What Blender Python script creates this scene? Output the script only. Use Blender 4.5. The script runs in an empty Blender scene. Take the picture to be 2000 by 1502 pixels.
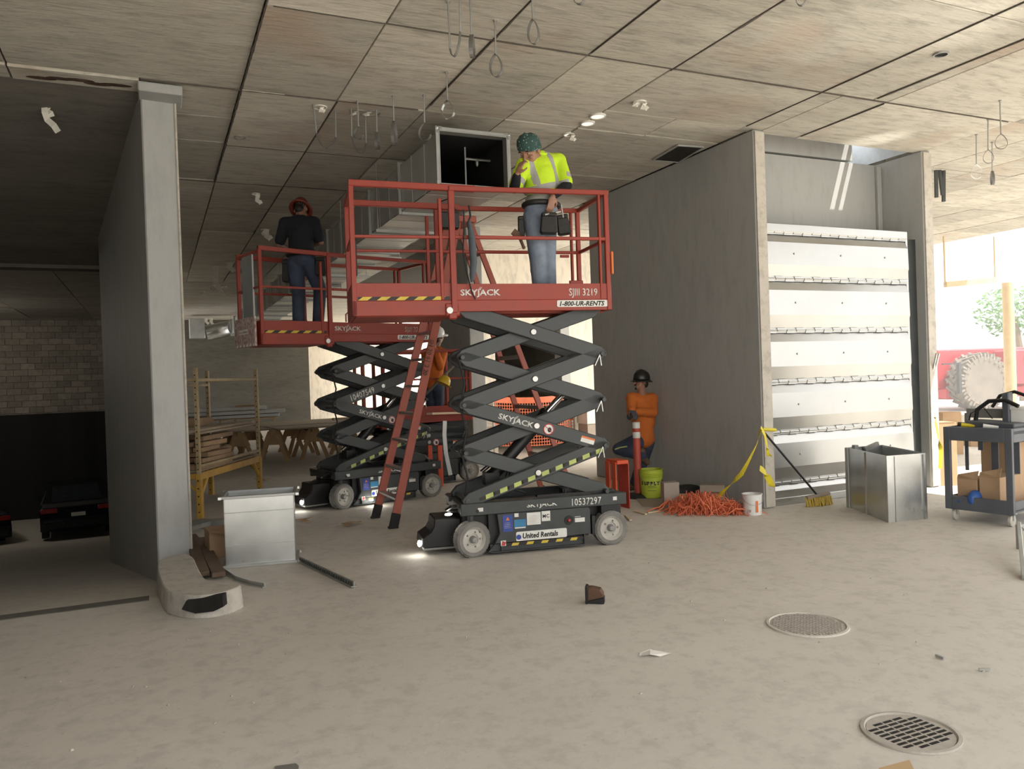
import bpy, bmesh, math, random
from mathutils import Vector as V, Matrix, Quaternion
random.seed(7)
C = bpy.context.scene.collection
SC = bpy.context.scene
PI = math.pi
# ------------------------------------------------------------------ camera, light, exposure
F = 1540.0; TH = math.atan(697/1540); RHO = math.atan(.034); PIT = math.atan(13/1540); HC = 1.65
cr = V((math.cos(TH), -math.sin(TH), 0)); cf = V((math.sin(TH), math.cos(TH), 0)); cz = V((0, 0, 1))
fw = cf*math.cos(PIT) - cz*math.sin(PIT); cu = cz*math.cos(PIT) + cf*math.sin(PIT)
CI = cr*math.cos(RHO) - cu*math.sin(RHO); CJ = cr*math.sin(RHO) + cu*math.cos(RHO)
CAM = V((0, 0, HC))
cam_d = bpy.data.cameras.new('camera'); cam = bpy.data.objects.new('camera', cam_d); C.objects.link(cam)
cam_d.sensor_fit = 'HORIZONTAL'; cam_d.sensor_width = 36; cam_d.lens = 36*F/2000; cam_d.clip_end = 300; cam_d.clip_start = .05
cam.matrix_world = Matrix(((CI.x, CJ.x, -fw.x, CAM.x), (CI.y, CJ.y, -fw.y, CAM.y), (CI.z, CJ.z, -fw.z, CAM.z), (0, 0, 0, 1)))
SC.camera = cam
SC.view_settings.view_transform = 'Standard'; SC.view_settings.look = 'None'
SC.view_settings.gamma = 1; SC.view_settings.use_curve_mapping = False
SC.view_settings.exposure = .45
w = bpy.data.worlds.new('world'); SC.world = w; w.use_nodes = True
bg = w.node_tree.nodes['Background']; bg.inputs[0].default_value = (1.0, .98, .94, 1); bg.inputs[1].default_value = 1.9
def lamp(kind, name, energy, color=(1, 1, 1), loc=(0, 0, 0), direction=(0, 0, -1), **kw):
    d = bpy.data.lights.new(name, kind); d.energy = energy; d.color = color
    for k, v in kw.items(): setattr(d, k, v)
    o = bpy.data.objects.new(name, d); C.objects.link(o); o.location = loc
    o.rotation_euler = V(direction).to_track_quat('-Z', 'Y').to_euler()
    return o
lamp('SUN', 'sun', 7.0, (1, .94, .84), (30, -20, 40), (-.30, .40, -.87), angle=.01)
def PXd(px, py, d):
    q = fw + CI*((px-1000)/F) - CJ*((py-751)/F); return CAM + q*(d/q.dot(cf))
def PZ(px, py, z=0.0):
    q = fw + CI*((px-1000)/F) - CJ*((py-751)/F); return CAM + q*((z-HC)/q.z)
def PY(px, py, Y):
    q = fw + CI*((px-1000)/F) - CJ*((py-751)/F); return CAM + q*(Y/q.y)
def PXX(px, py, X):
    q = fw + CI*((px-1000)/F) - CJ*((py-751)/F); return CAM + q*(X/q.x)
CH = 4.48                                            # ceiling height
# ------------------------------------------------------------------ materials
MT = {}
def mat(name, col, rough=.6, metal=0., var=.12, scale=4., col2=None, stretch=(1, 1, 1), bump=0., bscale=None, detail=5., rvar=0., emit=None, coord='Object', contrast=.25, objvar=0.):
    m = bpy.data.materials.new(name); m.use_nodes = True; nt = m.node_tree; N = nt.nodes; L = nt.links
    b = N['Principled BSDF']
    b.inputs['Roughness'].default_value = rough; b.inputs['Metallic'].default_value = metal
    c2 = col2 or tuple(max(0, x*(1-var*2.2)) for x in col)
    c1 = tuple(min(1, x*(1+var*.6)) for x in col) if not col2 else col
    tc = N.new('ShaderNodeTexCoord'); mp = N.new('ShaderNodeMapping'); mp.inputs['Scale'].default_value = stretch
    L.new(tc.outputs[coord], mp.inputs['Vector'])
    oi = N.new('ShaderNodeObjectInfo'); mu = N.new('ShaderNodeMath'); mu.operation = 'MULTIPLY'; mu.inputs[1].default_value = 37.
    L.new(oi.outputs['Random'], mu.inputs[0])
    nz = N.new('ShaderNodeTexNoise'); nz.noise_dimensions = '4D'; nz.inputs['Scale'].default_value = scale; nz.inputs['Detail'].default_value = detail; nz.inputs['Roughness'].default_value = .6
    L.new(mp.outputs[0], nz.inputs['Vector']); L.new(mu.outputs[0], nz.inputs['W'])
    rp = N.new('ShaderNodeValToRGB'); e = rp.color_ramp.elements
    e[0].position = .5-contrast; e[1].position = .5+contrast
    e[0].color = (*c2, 1); e[1].color = (*c1, 1)
    L.new(nz.outputs['Fac'], rp.inputs['Fac']); out = rp.outputs['Color']
    if objvar:
        mx = N.new('ShaderNodeMix'); mx.data_type = 'RGBA'; mx.blend_type = 'MULTIPLY'; mx.inputs[0].default_value = 1
        mr = N.new('ShaderNodeMapRange'); mr.inputs[3].default_value = 1-objvar; mr.inputs[4].default_value = 1+objvar*.5
        L.new(oi.outputs['Random'], mr.inputs[0]); L.new(out, mx.inputs[6]); L.new(mr.outputs[0], mx.inputs[7]); out = mx.outputs[2]
    L.new(out, b.inputs['Base Color'])
    if rvar:
        mr = N.new('ShaderNodeMapRange'); mr.inputs[3].default_value = max(0.05, rough-rvar); mr.inputs[4].default_value = min(1, rough+rvar)
        L.new(nz.outputs['Fac'], mr.inputs[0]); L.new(mr.outputs[0], b.inputs['Roughness'])
    if bump:
        n2 = N.new('ShaderNodeTexNoise'); n2.inputs['Scale'].default_value = bscale or scale*6; n2.inputs['Detail'].default_value = 4
        L.new(mp.outputs[0], n2.inputs['Vector'])
        bp = N.new('ShaderNodeBump'); bp.inputs['Strength'].default_value = bump; bp.inputs['Distance'].default_value = .02
        L.new(n2.outputs['Fac'], bp.inputs['Height']); L.new(bp.outputs[0], b.inputs['Normal'])
    if emit:
        b.inputs['Emission Color'].default_value = (*emit[0], 1); b.inputs['Emission Strength'].default_value = emit[1]
    MT[name] = m; return m
def concrete(name, col, dark, stretch=(1, 1, 1), scale=1.6, speck=.5, rough=.85, bump=.25, objvar=0., stain=None, mott=.78):
    """two scales of mottling, dark pin holes and an optional rust tint: cast or floated concrete"""
    m = mat(name, col, rough, 0, col2=dark, scale=scale, stretch=stretch, bump=bump, bscale=22, detail=8, contrast=.3, objvar=objvar)
    nt = m.node_tree; N = nt.nodes; L = nt.links; b = N['Principled BSDF']
    prev = b.inputs['Base Color'].links[0].from_socket
    tc = [n for n in N if n.type == 'TEX_COORD'][0]; mp = N.new('ShaderNodeMapping'); mp.inputs['Scale'].default_value = tuple(s*(1 if s < 1 else 1) for s in stretch); L.new(tc.outputs['Object'], mp.inputs['Vector'])
    w4 = [n for n in N if n.type == 'MATH'][0]
    for sc, lo, hi, amt in ((9., .36, .52, mott), (34., .30, .40, 1-speck*.6)):
        nz = N.new('ShaderNodeTexNoise'); nz.noise_dimensions = '4D'; nz.inputs['Scale'].default_value = sc; nz.inputs['Detail'].default_value = 6; nz.inputs['Roughness'].default_value = .65
        L.new(mp.outputs[0], nz.inputs['Vector']); L.new(w4.outputs[0], nz.inputs['W'])
        mr = N.new('ShaderNodeMapRange'); mr.inputs[1].default_value = lo; mr.inputs[2].default_value = hi; mr.inputs[3].default_value = amt; mr.inputs[4].default_value = 1
        L.new(nz.outputs['Fac'], mr.inputs[0])
        mx = N.new('ShaderNodeMix'); mx.data_type = 'RGBA'; mx.blend_type = 'MULTIPLY'; mx.inputs[0].default_value = 1
        L.new(prev, mx.inputs[6]); L.new(mr.outputs[0], mx.inputs[7]); prev = mx.outputs[2]
    if stain:
        nz = N.new('ShaderNodeTexNoise'); nz.noise_dimensions = '4D'; nz.inputs['Scale'].default_value = .9; nz.inputs['Detail'].default_value = 3
        L.new(tc.outputs['Object'], nz.inputs['Vector']); L.new(w4.outputs[0], nz.inputs['W'])
        mr = N.new('ShaderNodeMapRange'); mr.inputs[1].default_value = .56; mr.inputs[2].default_value = .74; mr.inputs[4].default_value = .55
        L.new(nz.outputs['Fac'], mr.inputs[0])
        mx = N.new('ShaderNodeMix'); mx.data_type = 'RGBA'; mx.blend_type = 'MIX'
        L.new(mr.outputs[0], mx.inputs[0]); L.new(prev, mx.inputs[6]); mx.inputs[7].default_value = (*stain, 1); prev = mx.outputs[2]
    L.new(prev, b.inputs['Base Color']); return m
concrete('floor_concrete', (.645, .605, .545), (.54, .505, .45), scale=.7, speck=.35, rough=.7, bump=.14, mott=.86)
concrete('soffit', (.68, .645, .565), (.44, .415, .355), stretch=(.35, 1.6, 1), scale=1.6, speck=.7, rough=.9, bump=.35, objvar=.22, mott=.72, stain=(.42, .30, .22))
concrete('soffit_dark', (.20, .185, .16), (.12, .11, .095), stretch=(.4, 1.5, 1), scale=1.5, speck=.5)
concrete('wall_concrete', (.44, .445, .435), (.36, .365, .355), stretch=(1, 1, .3), scale=.8, speck=.2, rough=.62, bump=.06, mott=.9)
concrete('wall_pale', (.80, .73, .62), (.68, .62, .52), stretch=(1, 1, .3), scale=.5, speck=.15, bump=.05)
concrete('wall_dark', (.16, .15, .13), (.09, .085, .07), stretch=(.4, .4, 1.6), scale=1.2, speck=.3)  # dark mottled concrete for the ramp strip and several walls
concrete('block', (.46, .41, .35), (.34, .30, .26), scale=3, speck=.3, objvar=.25)
concrete('curb_concrete', (.56, .52, .46), (.44, .41, .36), scale=2, speck=.4, bump=.15)
mat('painted_void', (.02, .018, .015), .95, var=.3, scale=8, bump=.5, bscale=18)  # near-black colour in place of the shade inside holes
mat('joint', (.07, .06, .05), .95)
mat('joint_fin', (.10, .085, .07), .95, scale=30)
mat('mortar', (.30, .27, .24), .95)
mat('galv', (.66, .67, .66), .30, 1., col2=(.50, .52, .52), scale=3, rvar=.10, bump=.025, bscale=2.5, contrast=.2)
mat('galv_dull', (.50, .51, .50), .48, .9, col2=(.38, .39, .38), scale=5, rvar=.12)
mat('galv_duct', (.56, .565, .54), .45, .6, col2=(.46, .47, .45), scale=2, rvar=.08, contrast=.2)
mat('strap_steel', (.17, .165, .155), .5, .4)
mat('galv_inside', (.10, .11, .11), .5, .8)
mat('louvre_metal', (.52, .52, .51), .34, .9, col2=(.40, .405, .40), scale=.8, rvar=.08, bump=.03, bscale=2)
mat('red_paint', (.34, .042, .022), .45, 0, col2=(.24, .032, .018), scale=5, bump=.03, rvar=.1, contrast=.3)
mat('grey_paint', (.050, .057, .058), .42, 0, col2=(.030, .034, .035), scale=6, rvar=.12, bump=.03)
mat('grey_edge', (.30, .30, .29), .5, .3)
mat('black_rubber', (.018, .018, .018), .75, var=.3)
mat('black_plastic', (.012, .012, .013), .45, var=.3)
mat('tyre', (.25, .24, .225), .85, col2=(.14, .135, .125), scale=9)
mat('rim', (.55, .53, .48), .6, col2=(.38, .36, .32), scale=8)
mat('chrome', (.8, .8, .8), .15, 1)
mat('pin_steel', (.5, .5, .48), .35, .9)
mat('white_print', (.78, .78, .74), .6, col2=(.55, .55, .52), scale=22, contrast=.12)
mat('faded_print', (.62, .56, .52), .7, col2=(.34, .16, .13), scale=26, contrast=.12)
mat('plate_white', (.80, .80, .76), .5, col2=(.6, .6, .57), scale=9)
mat('black_print', (.012, .012, .012), .6)
mat('hazard_yellow', (.75, .55, .06), .5, col2=(.5, .38, .05), scale=12)
mat('reflex_yellow', (.55, .62, .18), .5, col2=(.36, .42, .13), scale=14)
mat('hazard_black', (.025, .022, .02), .55)
mat('sticker_blue', (.035, .07, .32), .5); mat('sticker_sky', (.04, .22, .42), .5)
mat('sticker_orange', (.75, .20, .05), .5); mat('sticker_red', (.55, .05, .05), .5)
mat('yellow_steel', (.62, .36, .05), .5, col2=(.40, .25, .07), scale=8)
mat('worn_yellow', (.46, .36, .20), .6, col2=(.30, .22, .12), scale=9)
mat('plywood', (.52, .36, .20), .7, col2=(.40, .27, .14), scale=3, stretch=(.3, 3, 1))
mat('ply_grey', (.40, .32, .23), .75, col2=(.30, .24, .17), scale=3, stretch=(.3, 3, 1))
mat('lumber', (.42, .28, .17), .8, col2=(.27, .18, .10), scale=6, stretch=(1, 1, 1), objvar=.3)
mat('old_wood', (.16, .11, .075), .85, col2=(.09, .06, .04), scale=8)
mat('cardboard', (.45, .30, .18), .85, var=.08, objvar=.2)
mat('cardboard_grey', (.36, .30, .25), .85, var=.08)
mat('fibreglass', (.46, .13, .095), .5, col2=(.38, .10, .07), scale=4)
mat('aluminium', (.55, .55, .54), .35, .9)
mat('skin', (.36, .19, .125), .5, col2=(.28, .14, .09), scale=14, contrast=.3)
mat('skin_dark', (.24, .13, .085), .5, col2=(.19, .10, .065), scale=14, contrast=.3)
mat('hair', (.015, .012, .01), .6)
mat('denim_grey', (.10, .115, .135), .9, col2=(.055, .065, .08), scale=5, bump=.5, bscale=9, contrast=.2)
mat('denim_pale', (.24, .29, .37), .9, col2=(.11, .135, .18), scale=5, bump=.5, bscale=9, contrast=.2)
mat('denim_blue', (.055, .075, .125), .9, col2=(.025, .033, .055), scale=5, bump=.5, bscale=9, contrast=.2)
mat('black_cloth', (.010, .011, .016), .9, bump=.4, bscale=10)
mat('orange_cloth', (.62, .17, .025), .9, col2=(.50, .12, .02), scale=5, bump=.5, bscale=8)
mat('grey_cloth', (.30, .30, .29), .9, bump=.2)
mat('leather_black', (.014, .013, .013), .55, bump=.2)
mat('leather_brown', (.11, .055, .03), .6, bump=.2)
mat('boot', (.16, .10, .06), .7)
mat('helmet_red', (.20, .035, .025), .35); mat('helmet_black', (.018, .016, .015), .35); mat('helmet_white', (.75, .75, .73), .3); mat('helmet_yellow', (.75, .50, .03), .35)
mat('glove', (.07, .07, .085), .8, bump=.3)
mat('eye_white', (.75, .72, .68), .3); mat('lip', (.28, .11, .085), .5)
mat('orange_plastic', (.75, .10, .03), .5, col2=(.62, .08, .025), scale=5)
mat('net_orange', (.75, .20, .09), .6, col2=(.6, .13, .06), scale=9)
mat('post_red', (.50, .08, .05), .55)
mat('lime_plastic', (.50, .60, .06), .45, var=.06)
mat('white_plastic', (.78, .78, .76), .5, var=.05)
mat('tape_yellow', (.72, .60, .03), .5)
mat('tape_white', (.85, .83, .76), .6)
mat('sky_stand_in', (.72, .80, .88), .5)
mat('glowing_cap', (.85, .84, .78), .5, emit=((1, .98, .92), .55))  # emission stands in for daylight coming through the cap
mat('bristle', (.62, .46, .10), .9, bump=.6, bscale=60)
mat('cart_plastic', (.10, .11, .13), .5)
mat('blue_plastic', (.03, .10, .35), .5)
mat('paper', (.80, .77, .72), .8)
mat('grate_iron', (.46, .42, .37), .7, .0, col2=(.36, .33, .29), scale=20)
mat('rust_patch', (.10, .055, .035), .95, var=.4, scale=10, bump=.6)
mat('tractor_red', (.55, .03, .05), .4); mat('tractor_tyre', (.22, .19, .16), .9); mat('tractor_rim', (.92, .88, .74), .5)
mat('car_paint', (.014, .018, .024), .15, .3); mat('glass_dark', (.02, .03, .035), .08); mat('tail_red', (.35, .01, .015), .3)
mat('leaf', (.14, .32, .09), .7, objvar=.3); mat('bark', (.22, .16, .11), .9)
mat('ground', (.60, .57, .51), .95, scale=.6)
mat('glow', (1, 1, 1), .5, emit=((1, .96, .86), 26)); mat('added_strip_light', (1, 1, 1), .5, emit=((1, .93, .8), 6))
mat('plastic_film', (.72, .70, .64), .3); mat('tarp_black', (.016, .016, .016), .8, bump=.3, bscale=6)
mat('debris', (.55, .50, .43), .9, var=.25, objvar=.5); mat('pale_green', (.42, .60, .46), .5); mat('sleeve_green', (.03, .16, .07), .5)
mat('timber_pale', (.72, .58, .40), .8, col2=(.60, .47, .31), scale=4)
# ------------------------------------------------------------------ mesh helpers
class MB:
    def __init__(s): s.v = []; s.f = []
    def add(s, vs, fs, M=None):
        o = len(s.v); s.v += [tuple(M @ V(p)) if M else tuple(p) for p in vs]; s.f += [tuple(i+o for i in q) for q in fs]; return s
    def box(s, c, d, M=None):
        x, y, z = (a/2 for a in d); c = V(c)
        vs = [c+V((sx*x, sy*y, sz*z)) for sx in (-1, 1) for sy in (-1, 1) for sz in (-1, 1)]
        return s.add(vs, [(0, 1, 3, 2), (4, 6, 7, 5), (0, 4, 5, 1), (2, 3, 7, 6), (0, 2, 6, 4), (1, 5, 7, 3)], M)
    def bb(s, a, b, M=None):
        a = V(a); b = V(b); return s.box((a+b)/2, [abs(q) for q in (b-a)], M)
    def beam(s, p, q, w_, h_, up=(0, 0, 1)):
        p = V(p); q = V(q); d = (q-p); n = d.normalized(); x = n.cross(V(up))
        if x.length < 1e-4: x = n.cross(V((1, 0, 0)))
        x.normalize(); y = x.cross(n)
        vs = [b+x*(i*w_/2)+y*(j*h_/2) for b in (p, q) for i, j in ((-1, -1), (1, -1), (1, 1), (-1, 1))]
        return s.add(vs, [(0, 1, 2, 3)[::-1], (4, 5, 6, 7), (0, 1, 5, 4), (1, 2, 6, 5), (2, 3, 7, 6), (3, 0, 4, 7)])
    def tube(s, p, q, r, n=10, r2=None):
        p = V(p); q = V(q); d = (q-p).normalized(); x = d.orthogonal().normalized(); y = d.cross(x); r2 = r if r2 is None else r2
        vs = [b+(x*math.cos(2*PI*k/n)+y*math.sin(2*PI*k/n))*rr for b, rr in ((p, r), (q, r2)) for k in range(n)]
        fs = [(k, (k+1) % n, n+(k+1) % n, n+k) for k in range(n)]+[tuple(range(n))[::-1], tuple(range(n, 2*n))]
        return s.add(vs, fs)
    def path(s, pts, r, n=8, closed=False):
        pts = [V(p) for p in pts]; m = len(pts); vs = []
        ref = None
        for i in range(m):
            a = pts[i-1] if (i or closed) else pts[i]; b = pts[(i+1) % m] if (i < m-1 or closed) else pts[i]
            d = (b-a).normalized()
            if ref is None: ref = d.orthogonal().normalized()
            x = (ref-d*ref.dot(d)).normalized(); ref = x; y = d.cross(x)
            rr = r[i] if isinstance(r, (list, tuple)) else r
            vs += [pts[i]+(x*math.cos(2*PI*k/n)+y*math.sin(2*PI*k/n))*rr for k in range(n)]
        fs = [(i*n+k, i*n+(k+1) % n, ((i+1) % m)*n+(k+1) % n, ((i+1) % m)*n+k) for i in range(m if closed else m-1) for k in range(n)]
        if not closed: fs += [tuple(range(n))[::-1], tuple(range((m-1)*n, m*n))]
        return s.add(vs, fs)
    def ribbon(s, pts, wid, t=.004, up=(0, 0, 1)):
        """flat strip of width wid (along up) and thickness t following pts"""
        pts = [V(p) for p in pts]; m = len(pts); vs = []
        for i in range(m):
            a = pts[max(0, i-1)]; b = pts[min(m-1, i+1)]; d = (b-a).normalized()
            u = V(up[i] if isinstance(up, list) else up); u = (u-d*u.dot(d)).normalized(); nn = d.cross(u)
            vs += [pts[i]+u*(a_*wid/2)+nn*(b_*t/2) for a_, b_ in ((-1, -1), (1, -1), (1, 1), (-1, 1))]
        fs = [(i*4+k, i*4+(k+1) % 4, i*4+4+(k+1) % 4, i*4+4+k) for i in range(m-1) for k in range(4)]+[(3, 2, 1, 0), tuple((m-1)*4+k for k in range(4))]
        return s.add(vs, fs)
    def lathe(s, prof, n=20, M=None):
        m = len(prof); vs = [(r_*math.cos(2*PI*k/n), r_*math.sin(2*PI*k/n), z_) for r_, z_ in prof for k in range(n)]
        fs = [(i*n+k, i*n+(k+1) % n, (i+1)*n+(k+1) % n, (i+1)*n+k) for i in range(m-1) for k in range(n)]
        if prof[0][0] > 1e-6: fs.append(tuple(range(n))[::-1])
        if prof[-1][0] > 1e-6: fs.append(tuple(range((m-1)*n, m*n)))
        return s.add(vs, fs, M)
    def prism(s, poly, h, M=None):
        n = len(poly); ar = sum(poly[i][0]*poly[(i+1) % n][1]-poly[(i+1) % n][0]*poly[i][1] for i in range(n))
        if ar < 0: poly = poly[::-1]
        vs = [(x, y, 0) for x, y in poly]+[(x, y, h) for x, y in poly]
        return s.add(vs, [tuple(range(n))[::-1], tuple(range(n, 2*n))]+[(k, (k+1) % n, n+(k+1) % n, n+k) for k in range(n)], M)
    def ell(s, c, r, R=None, n=14, m=9):
        c = V(c); vs = []; 
        if not hasattr(r, '__len__'): r = (r, r, r)
        for i in range(m+1):
            a = PI*i/m
            for k in range(n):
                p = V((r[0]*math.sin(a)*math.cos(2*PI*k/n), r[1]*math.sin(a)*math.sin(2*PI*k/n), -r[2]*math.cos(a)))
                vs.append(c+(R @ p if R else p))
        return s.add(vs, [(i*n+k, i*n+(k+1) % n, (i+1)*n+(k+1) % n, (i+1)*n+k) for i in range(m) for k in range(n)])
    def cap(s, p, q, r1, r2, n=12):
        """tapered capsule"""
        p = V(p); q = V(q); d = (q-p); ln = d.length; d = d.normalized() if ln > 1e-6 else V((0, 0, 1))
        x = d.orthogonal().normalized(); y = d.cross(x); vs = []
        prof = [(r1*math.sin(a), -r1*math.cos(a)) for a in (.02, .4, .8, 1.2, PI/2)]+[(r2*math.cos(a), ln+r2*math.sin(a)) for a in (0, .4, .8, 1.2, 1.55)]
        for rr, zz in prof: vs += [p+d*zz+(x*math.cos(2*PI*k/n)+y*math.sin(2*PI*k/n))*rr for k in range(n)]
        m = len(prof)
        return s.add(vs, [(i*n+k, i*n+(k+1) % n, (i+1)*n+(k+1) % n, (i+1)*n+k) for i in range(m-1) for k in range(n)]+[tuple(range(n))[::-1], tuple(range((m-1)*n, m*n))])
def tr(loc=(0, 0, 0), X=(1, 0, 0), Y=(0, 1, 0), Z=(0, 0, 1)):
    X = V(X); Y = V(Y); Z = V(Z); return Matrix(((X.x, Y.x, Z.x, loc[0]), (X.y, Y.y, Z.y, loc[1]), (X.z, Y.z, Z.z, loc[2]), (0, 0, 0, 1)))
def rz(a, loc=(0, 0, 0)): return Matrix.Translation(V(loc)) @ Matrix.Rotation(a, 4, 'Z')
WORLD = {}                                           # roots whose parts are given in world coordinates
def frame_of(o):
    while o.parent: o = o.parent
    return WORLD.get(o.name)
def new(name, mb, m, parent=None, smooth=False, bevel=0., label=None):
    me = bpy.data.meshes.new(name)
    vs = mb.v; off = V((0, 0, 0))
    if parent is not None:
        base = frame_of(parent)
        if base is not None: vs = [tuple(V(p)-base) for p in vs]
    else:
        xs = [p[0] for p in vs]; ys = [p[1] for p in vs]; off = V(((min(xs)+max(xs))/2, (min(ys)+max(ys))/2, min(p[2] for p in vs)))
        vs = [tuple(V(p)-off) for p in vs]
    me.from_pydata(vs, [], mb.f); me.validate(); me.update()
    bm = bmesh.new(); bm.from_mesh(me); bmesh.ops.recalc_face_normals(bm, faces=bm.faces); bm.to_mesh(me); bm.free()
    if m: me.materials.append(MT[m])
    if smooth:
        for p in me.polygons: p.use_smooth = True
        if smooth != 'all':
            try: me.set_sharp_from_angle(angle=math.radians(40))
            except Exception: pass
    o = bpy.data.objects.new(name, me); C.objects.link(o); o.location = off
    if parent is not None: o.parent = parent; o.location = (0, 0, 0)
    else: WORLD[o.name] = off
    if bevel:
        b = o.modifiers.new('edge', 'BEVEL'); b.width = bevel; b.segments = 1; b.limit_method = 'ANGLE'; b.angle_limit = math.radians(50)
    if label: o['label'] = label
    return o
def tag(o, label, cat, group=None):
    o['label'] = label; o['category'] = cat
    if group: o['group'] = group
    return o
def thing(name, label, cat, loc=(0, 0, 0), rot=0., group=None, world=True):
    o = bpy.data.objects.new(name, None); C.objects.link(o); o.location = loc; o.rotation_euler = (0, 0, rot); o.empty_display_size = .1
    if world: WORLD[o.name] = V(loc)
    return tag(o, label, cat, group)
def struct(name, mb, m, **k):
    o = new(name, mb, m, **k)
    if o.parent is None: o['kind'] = 'structure'
    return o
def dup(o, loc=None, rot=None, label=None, parent=None):
    c = o.copy(); C.objects.link(c)
    if parent is not None: c.parent = parent
    else:
        if loc is not None: c.location = loc
        if rot is not None: c.rotation_euler = (0, 0, rot)
        if label: c['label'] = label
    for ch in list(o.children): dup(ch, parent=c)
    return c
def text(body, size, M, m, parent, bold=.02, wide=1.0, shear=0., cut=None, align='LEFT', name='lettering', depth=.0012, space=1.0, strokes=False):
    cu_ = bpy.data.curves.new('t', 'FONT'); cu_.body = body; cu_.size = size; cu_.offset = bold*size; cu_.shear = shear; cu_.align_x = align
    cu_.extrude = 0; cu_.resolution_u = 2; cu_.space_character = space
    to = bpy.data.objects.new('t', cu_); C.objects.link(to); bpy.context.view_layer.update()
    me = bpy.data.meshes.new_from_object(to.evaluated_get(bpy.context.evaluated_depsgraph_get())); C.objects.unlink(to); bpy.data.objects.remove(to); bpy.data.curves.remove(cu_)
    me.name = name; bm = bmesh.new(); bm.from_mesh(me)
    for v in bm.verts: v.co = V((v.co.x*wide, v.co.y, 0))
    if strokes:                                      # the two flying strokes over the emblem's middle letter
        x0 = max(v.co.x for v in bm.verts)*.47
        for dx in (0, .16*size):
            q = [bm.verts.new((x0+dx+a, b, 0)) for a, b in ((-.10*size, .62*size), (.00*size, .62*size), (.20*size, 1.0*size), (.16*size, 1.0*size))]
            bm.faces.new(q)
    if cut:
        for pos, keep_below in cut:
            bmesh.ops.bisect_plane(bm, geom=bm.verts[:]+bm.edges[:]+bm.faces[:], plane_co=(0, pos*size, 0), plane_no=(0, 1 if keep_below else -1, 0), clear_outer=True)
    ex = bmesh.ops.extrude_face_region(bm, geom=bm.faces[:])
    for v in [g for g in ex['geom'] if isinstance(g, bmesh.types.BMVert)]: v.co.z += depth
    base = frame_of(parent); MM = (Matrix.Translation(-base) @ M) if base is not None else M
    bm.transform(MM); bmesh.ops.recalc_face_normals(bm, faces=bm.faces); bm.to_mesh(me); bm.free()
    me.materials.clear(); me.materials.append(MT[m])
    o = bpy.data.objects.new(name, me); C.objects.link(o); o.parent = parent
    return o
# ------------------------------------------------------------------ the setting
b = MB(); b.bb((.12, -16, -3), (17, 42, 0)); b.bb((-16, -16, -3), (.12, 6.9, 0)); floor = struct('floor', b, 'floor_concrete')
b = MB(); b.add([(-16, 6.9, 0), (.12, 6.9, 0), (.12, 25, -2.4), (-16, 25, -2.4), (.12, 34, -2.4), (-16, 34, -2.4)], [(0, 1, 2, 3), (3, 2, 4, 5)]); struct('floor_ramp', b, 'floor_concrete')
b = MB(); b.bb((-15.9, 6.82, 0), (-.1, 6.96, .006)); struct('trim_1', b, 'wall_dark')
b = MB(); b.bb((17, -40, -.5), (19, 90, -.08)); b.bb((19, -40, -.5), (90, 90, .30)); b.bb((-16, -60, -.5), (17, -16, -.08)); b.bb((11, 42, -.5), (17, 90, -.08)); struct('ground', b, 'ground')
b = MB()
Z0, Z1 = CH+.05, CH+.42
for x0, x1, y0, y1 in ((-16, 10.5, -.3, 7.44), (10.5, 17, 6.4, 7.44), (-16, -.03, 7.44, 8.25), (-.03, 6.67, 7.44, 13), (9.36, 17, 7.44, 13), (6.67, 8.86, 8.1, 13), (8.86, 9.36, 11.0, 13), (-1, 11, 13, 42)): b.bb((x0, y0, Z0), (x1, y1, Z1))
ceil = struct('ceiling', b, 'joint')
PM = {}
def panel(x0, x1, y0, y1, z=CH, name='panel', parent=None, m='soffit', gap=.016, t=.046):
    parent = parent or ceil; k = (round(x1-x0, 3), round(y1-y0, 3), m)
    if k not in PM:
        hx, hy, e = (x1-x0)/2-gap/2, (y1-y0)/2-gap/2, .004
        bm_ = MB(); bm_.add([(sx*(hx-i*e), sy*(hy-i*e), zz) for zz, i in ((t, 0), (e, 0), (0, 1)) for sx, sy in ((-1, -1), (1, -1), (1, 1), (-1, 1))],
            [(0, 1, 2, 3), (8, 11, 10, 9)]+[(a*4+q, a*4+(q+1) % 4, a*4+4+(q+1) % 4, a*4+4+q) for a in (0, 1) for q in range(4)])
        me = bpy.data.meshes.new('panel'); me.from_pydata(bm_.v, [], bm_.f); bmm = bmesh.new(); bmm.from_mesh(me); bmesh.ops.recalc_face_normals(bmm, faces=bmm.faces); bmm.to_mesh(me); bmm.free()
        me.materials.append(MT[m]); PM[k] = me
    o = bpy.data.objects.new(name, PM[k]); C.objects.link(o); o.parent = parent
    o.location = V(((x0+x1)/2, (y0+y1)/2, z+random.uniform(-.006, .006)))-frame_of(parent); return o
def grid(xs, ys, z=CH, **k):
    for i in range(len(xs)-1):
        for j in range(len(ys)-1): panel(xs[i], xs[i+1], ys[j], ys[j+1], z, **k)
YA = [2.42, 4.24, 6.06]
XL = [.846, 1.76, 2.675, 3.59, 4.50]
XR = [9.40, 10.3, 11.2, 12.1, 13.0, 13.9, 14.8, 15.7, 17.0]
grid([-4.7, -1.07, .846], [2.42, 7.93], CH+.02)
grid([-4.7, -1.07, -.03], [7.93, 8.25], CH+.0)
grid([-.03, .846], [7.93, 8.85, 9.74, 11.52], CH+.028)
grid(XL, YA+[7.88, 9.74, 11.52, 13.36, 15.2, 17.0, 18.9, 20.7, 22.5])
grid([-.03, .846], [11.52, 13.36, 15.2, 17.0, 18.9, 20.7, 22.5])
grid([4.50, 6.355, 7.08, 7.29, 9.40], YA)
grid([4.50, 6.355], [6.06, 7.26]); grid([6.355, 6.67, 7.29, 9.40], [6.06, 7.40])
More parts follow.
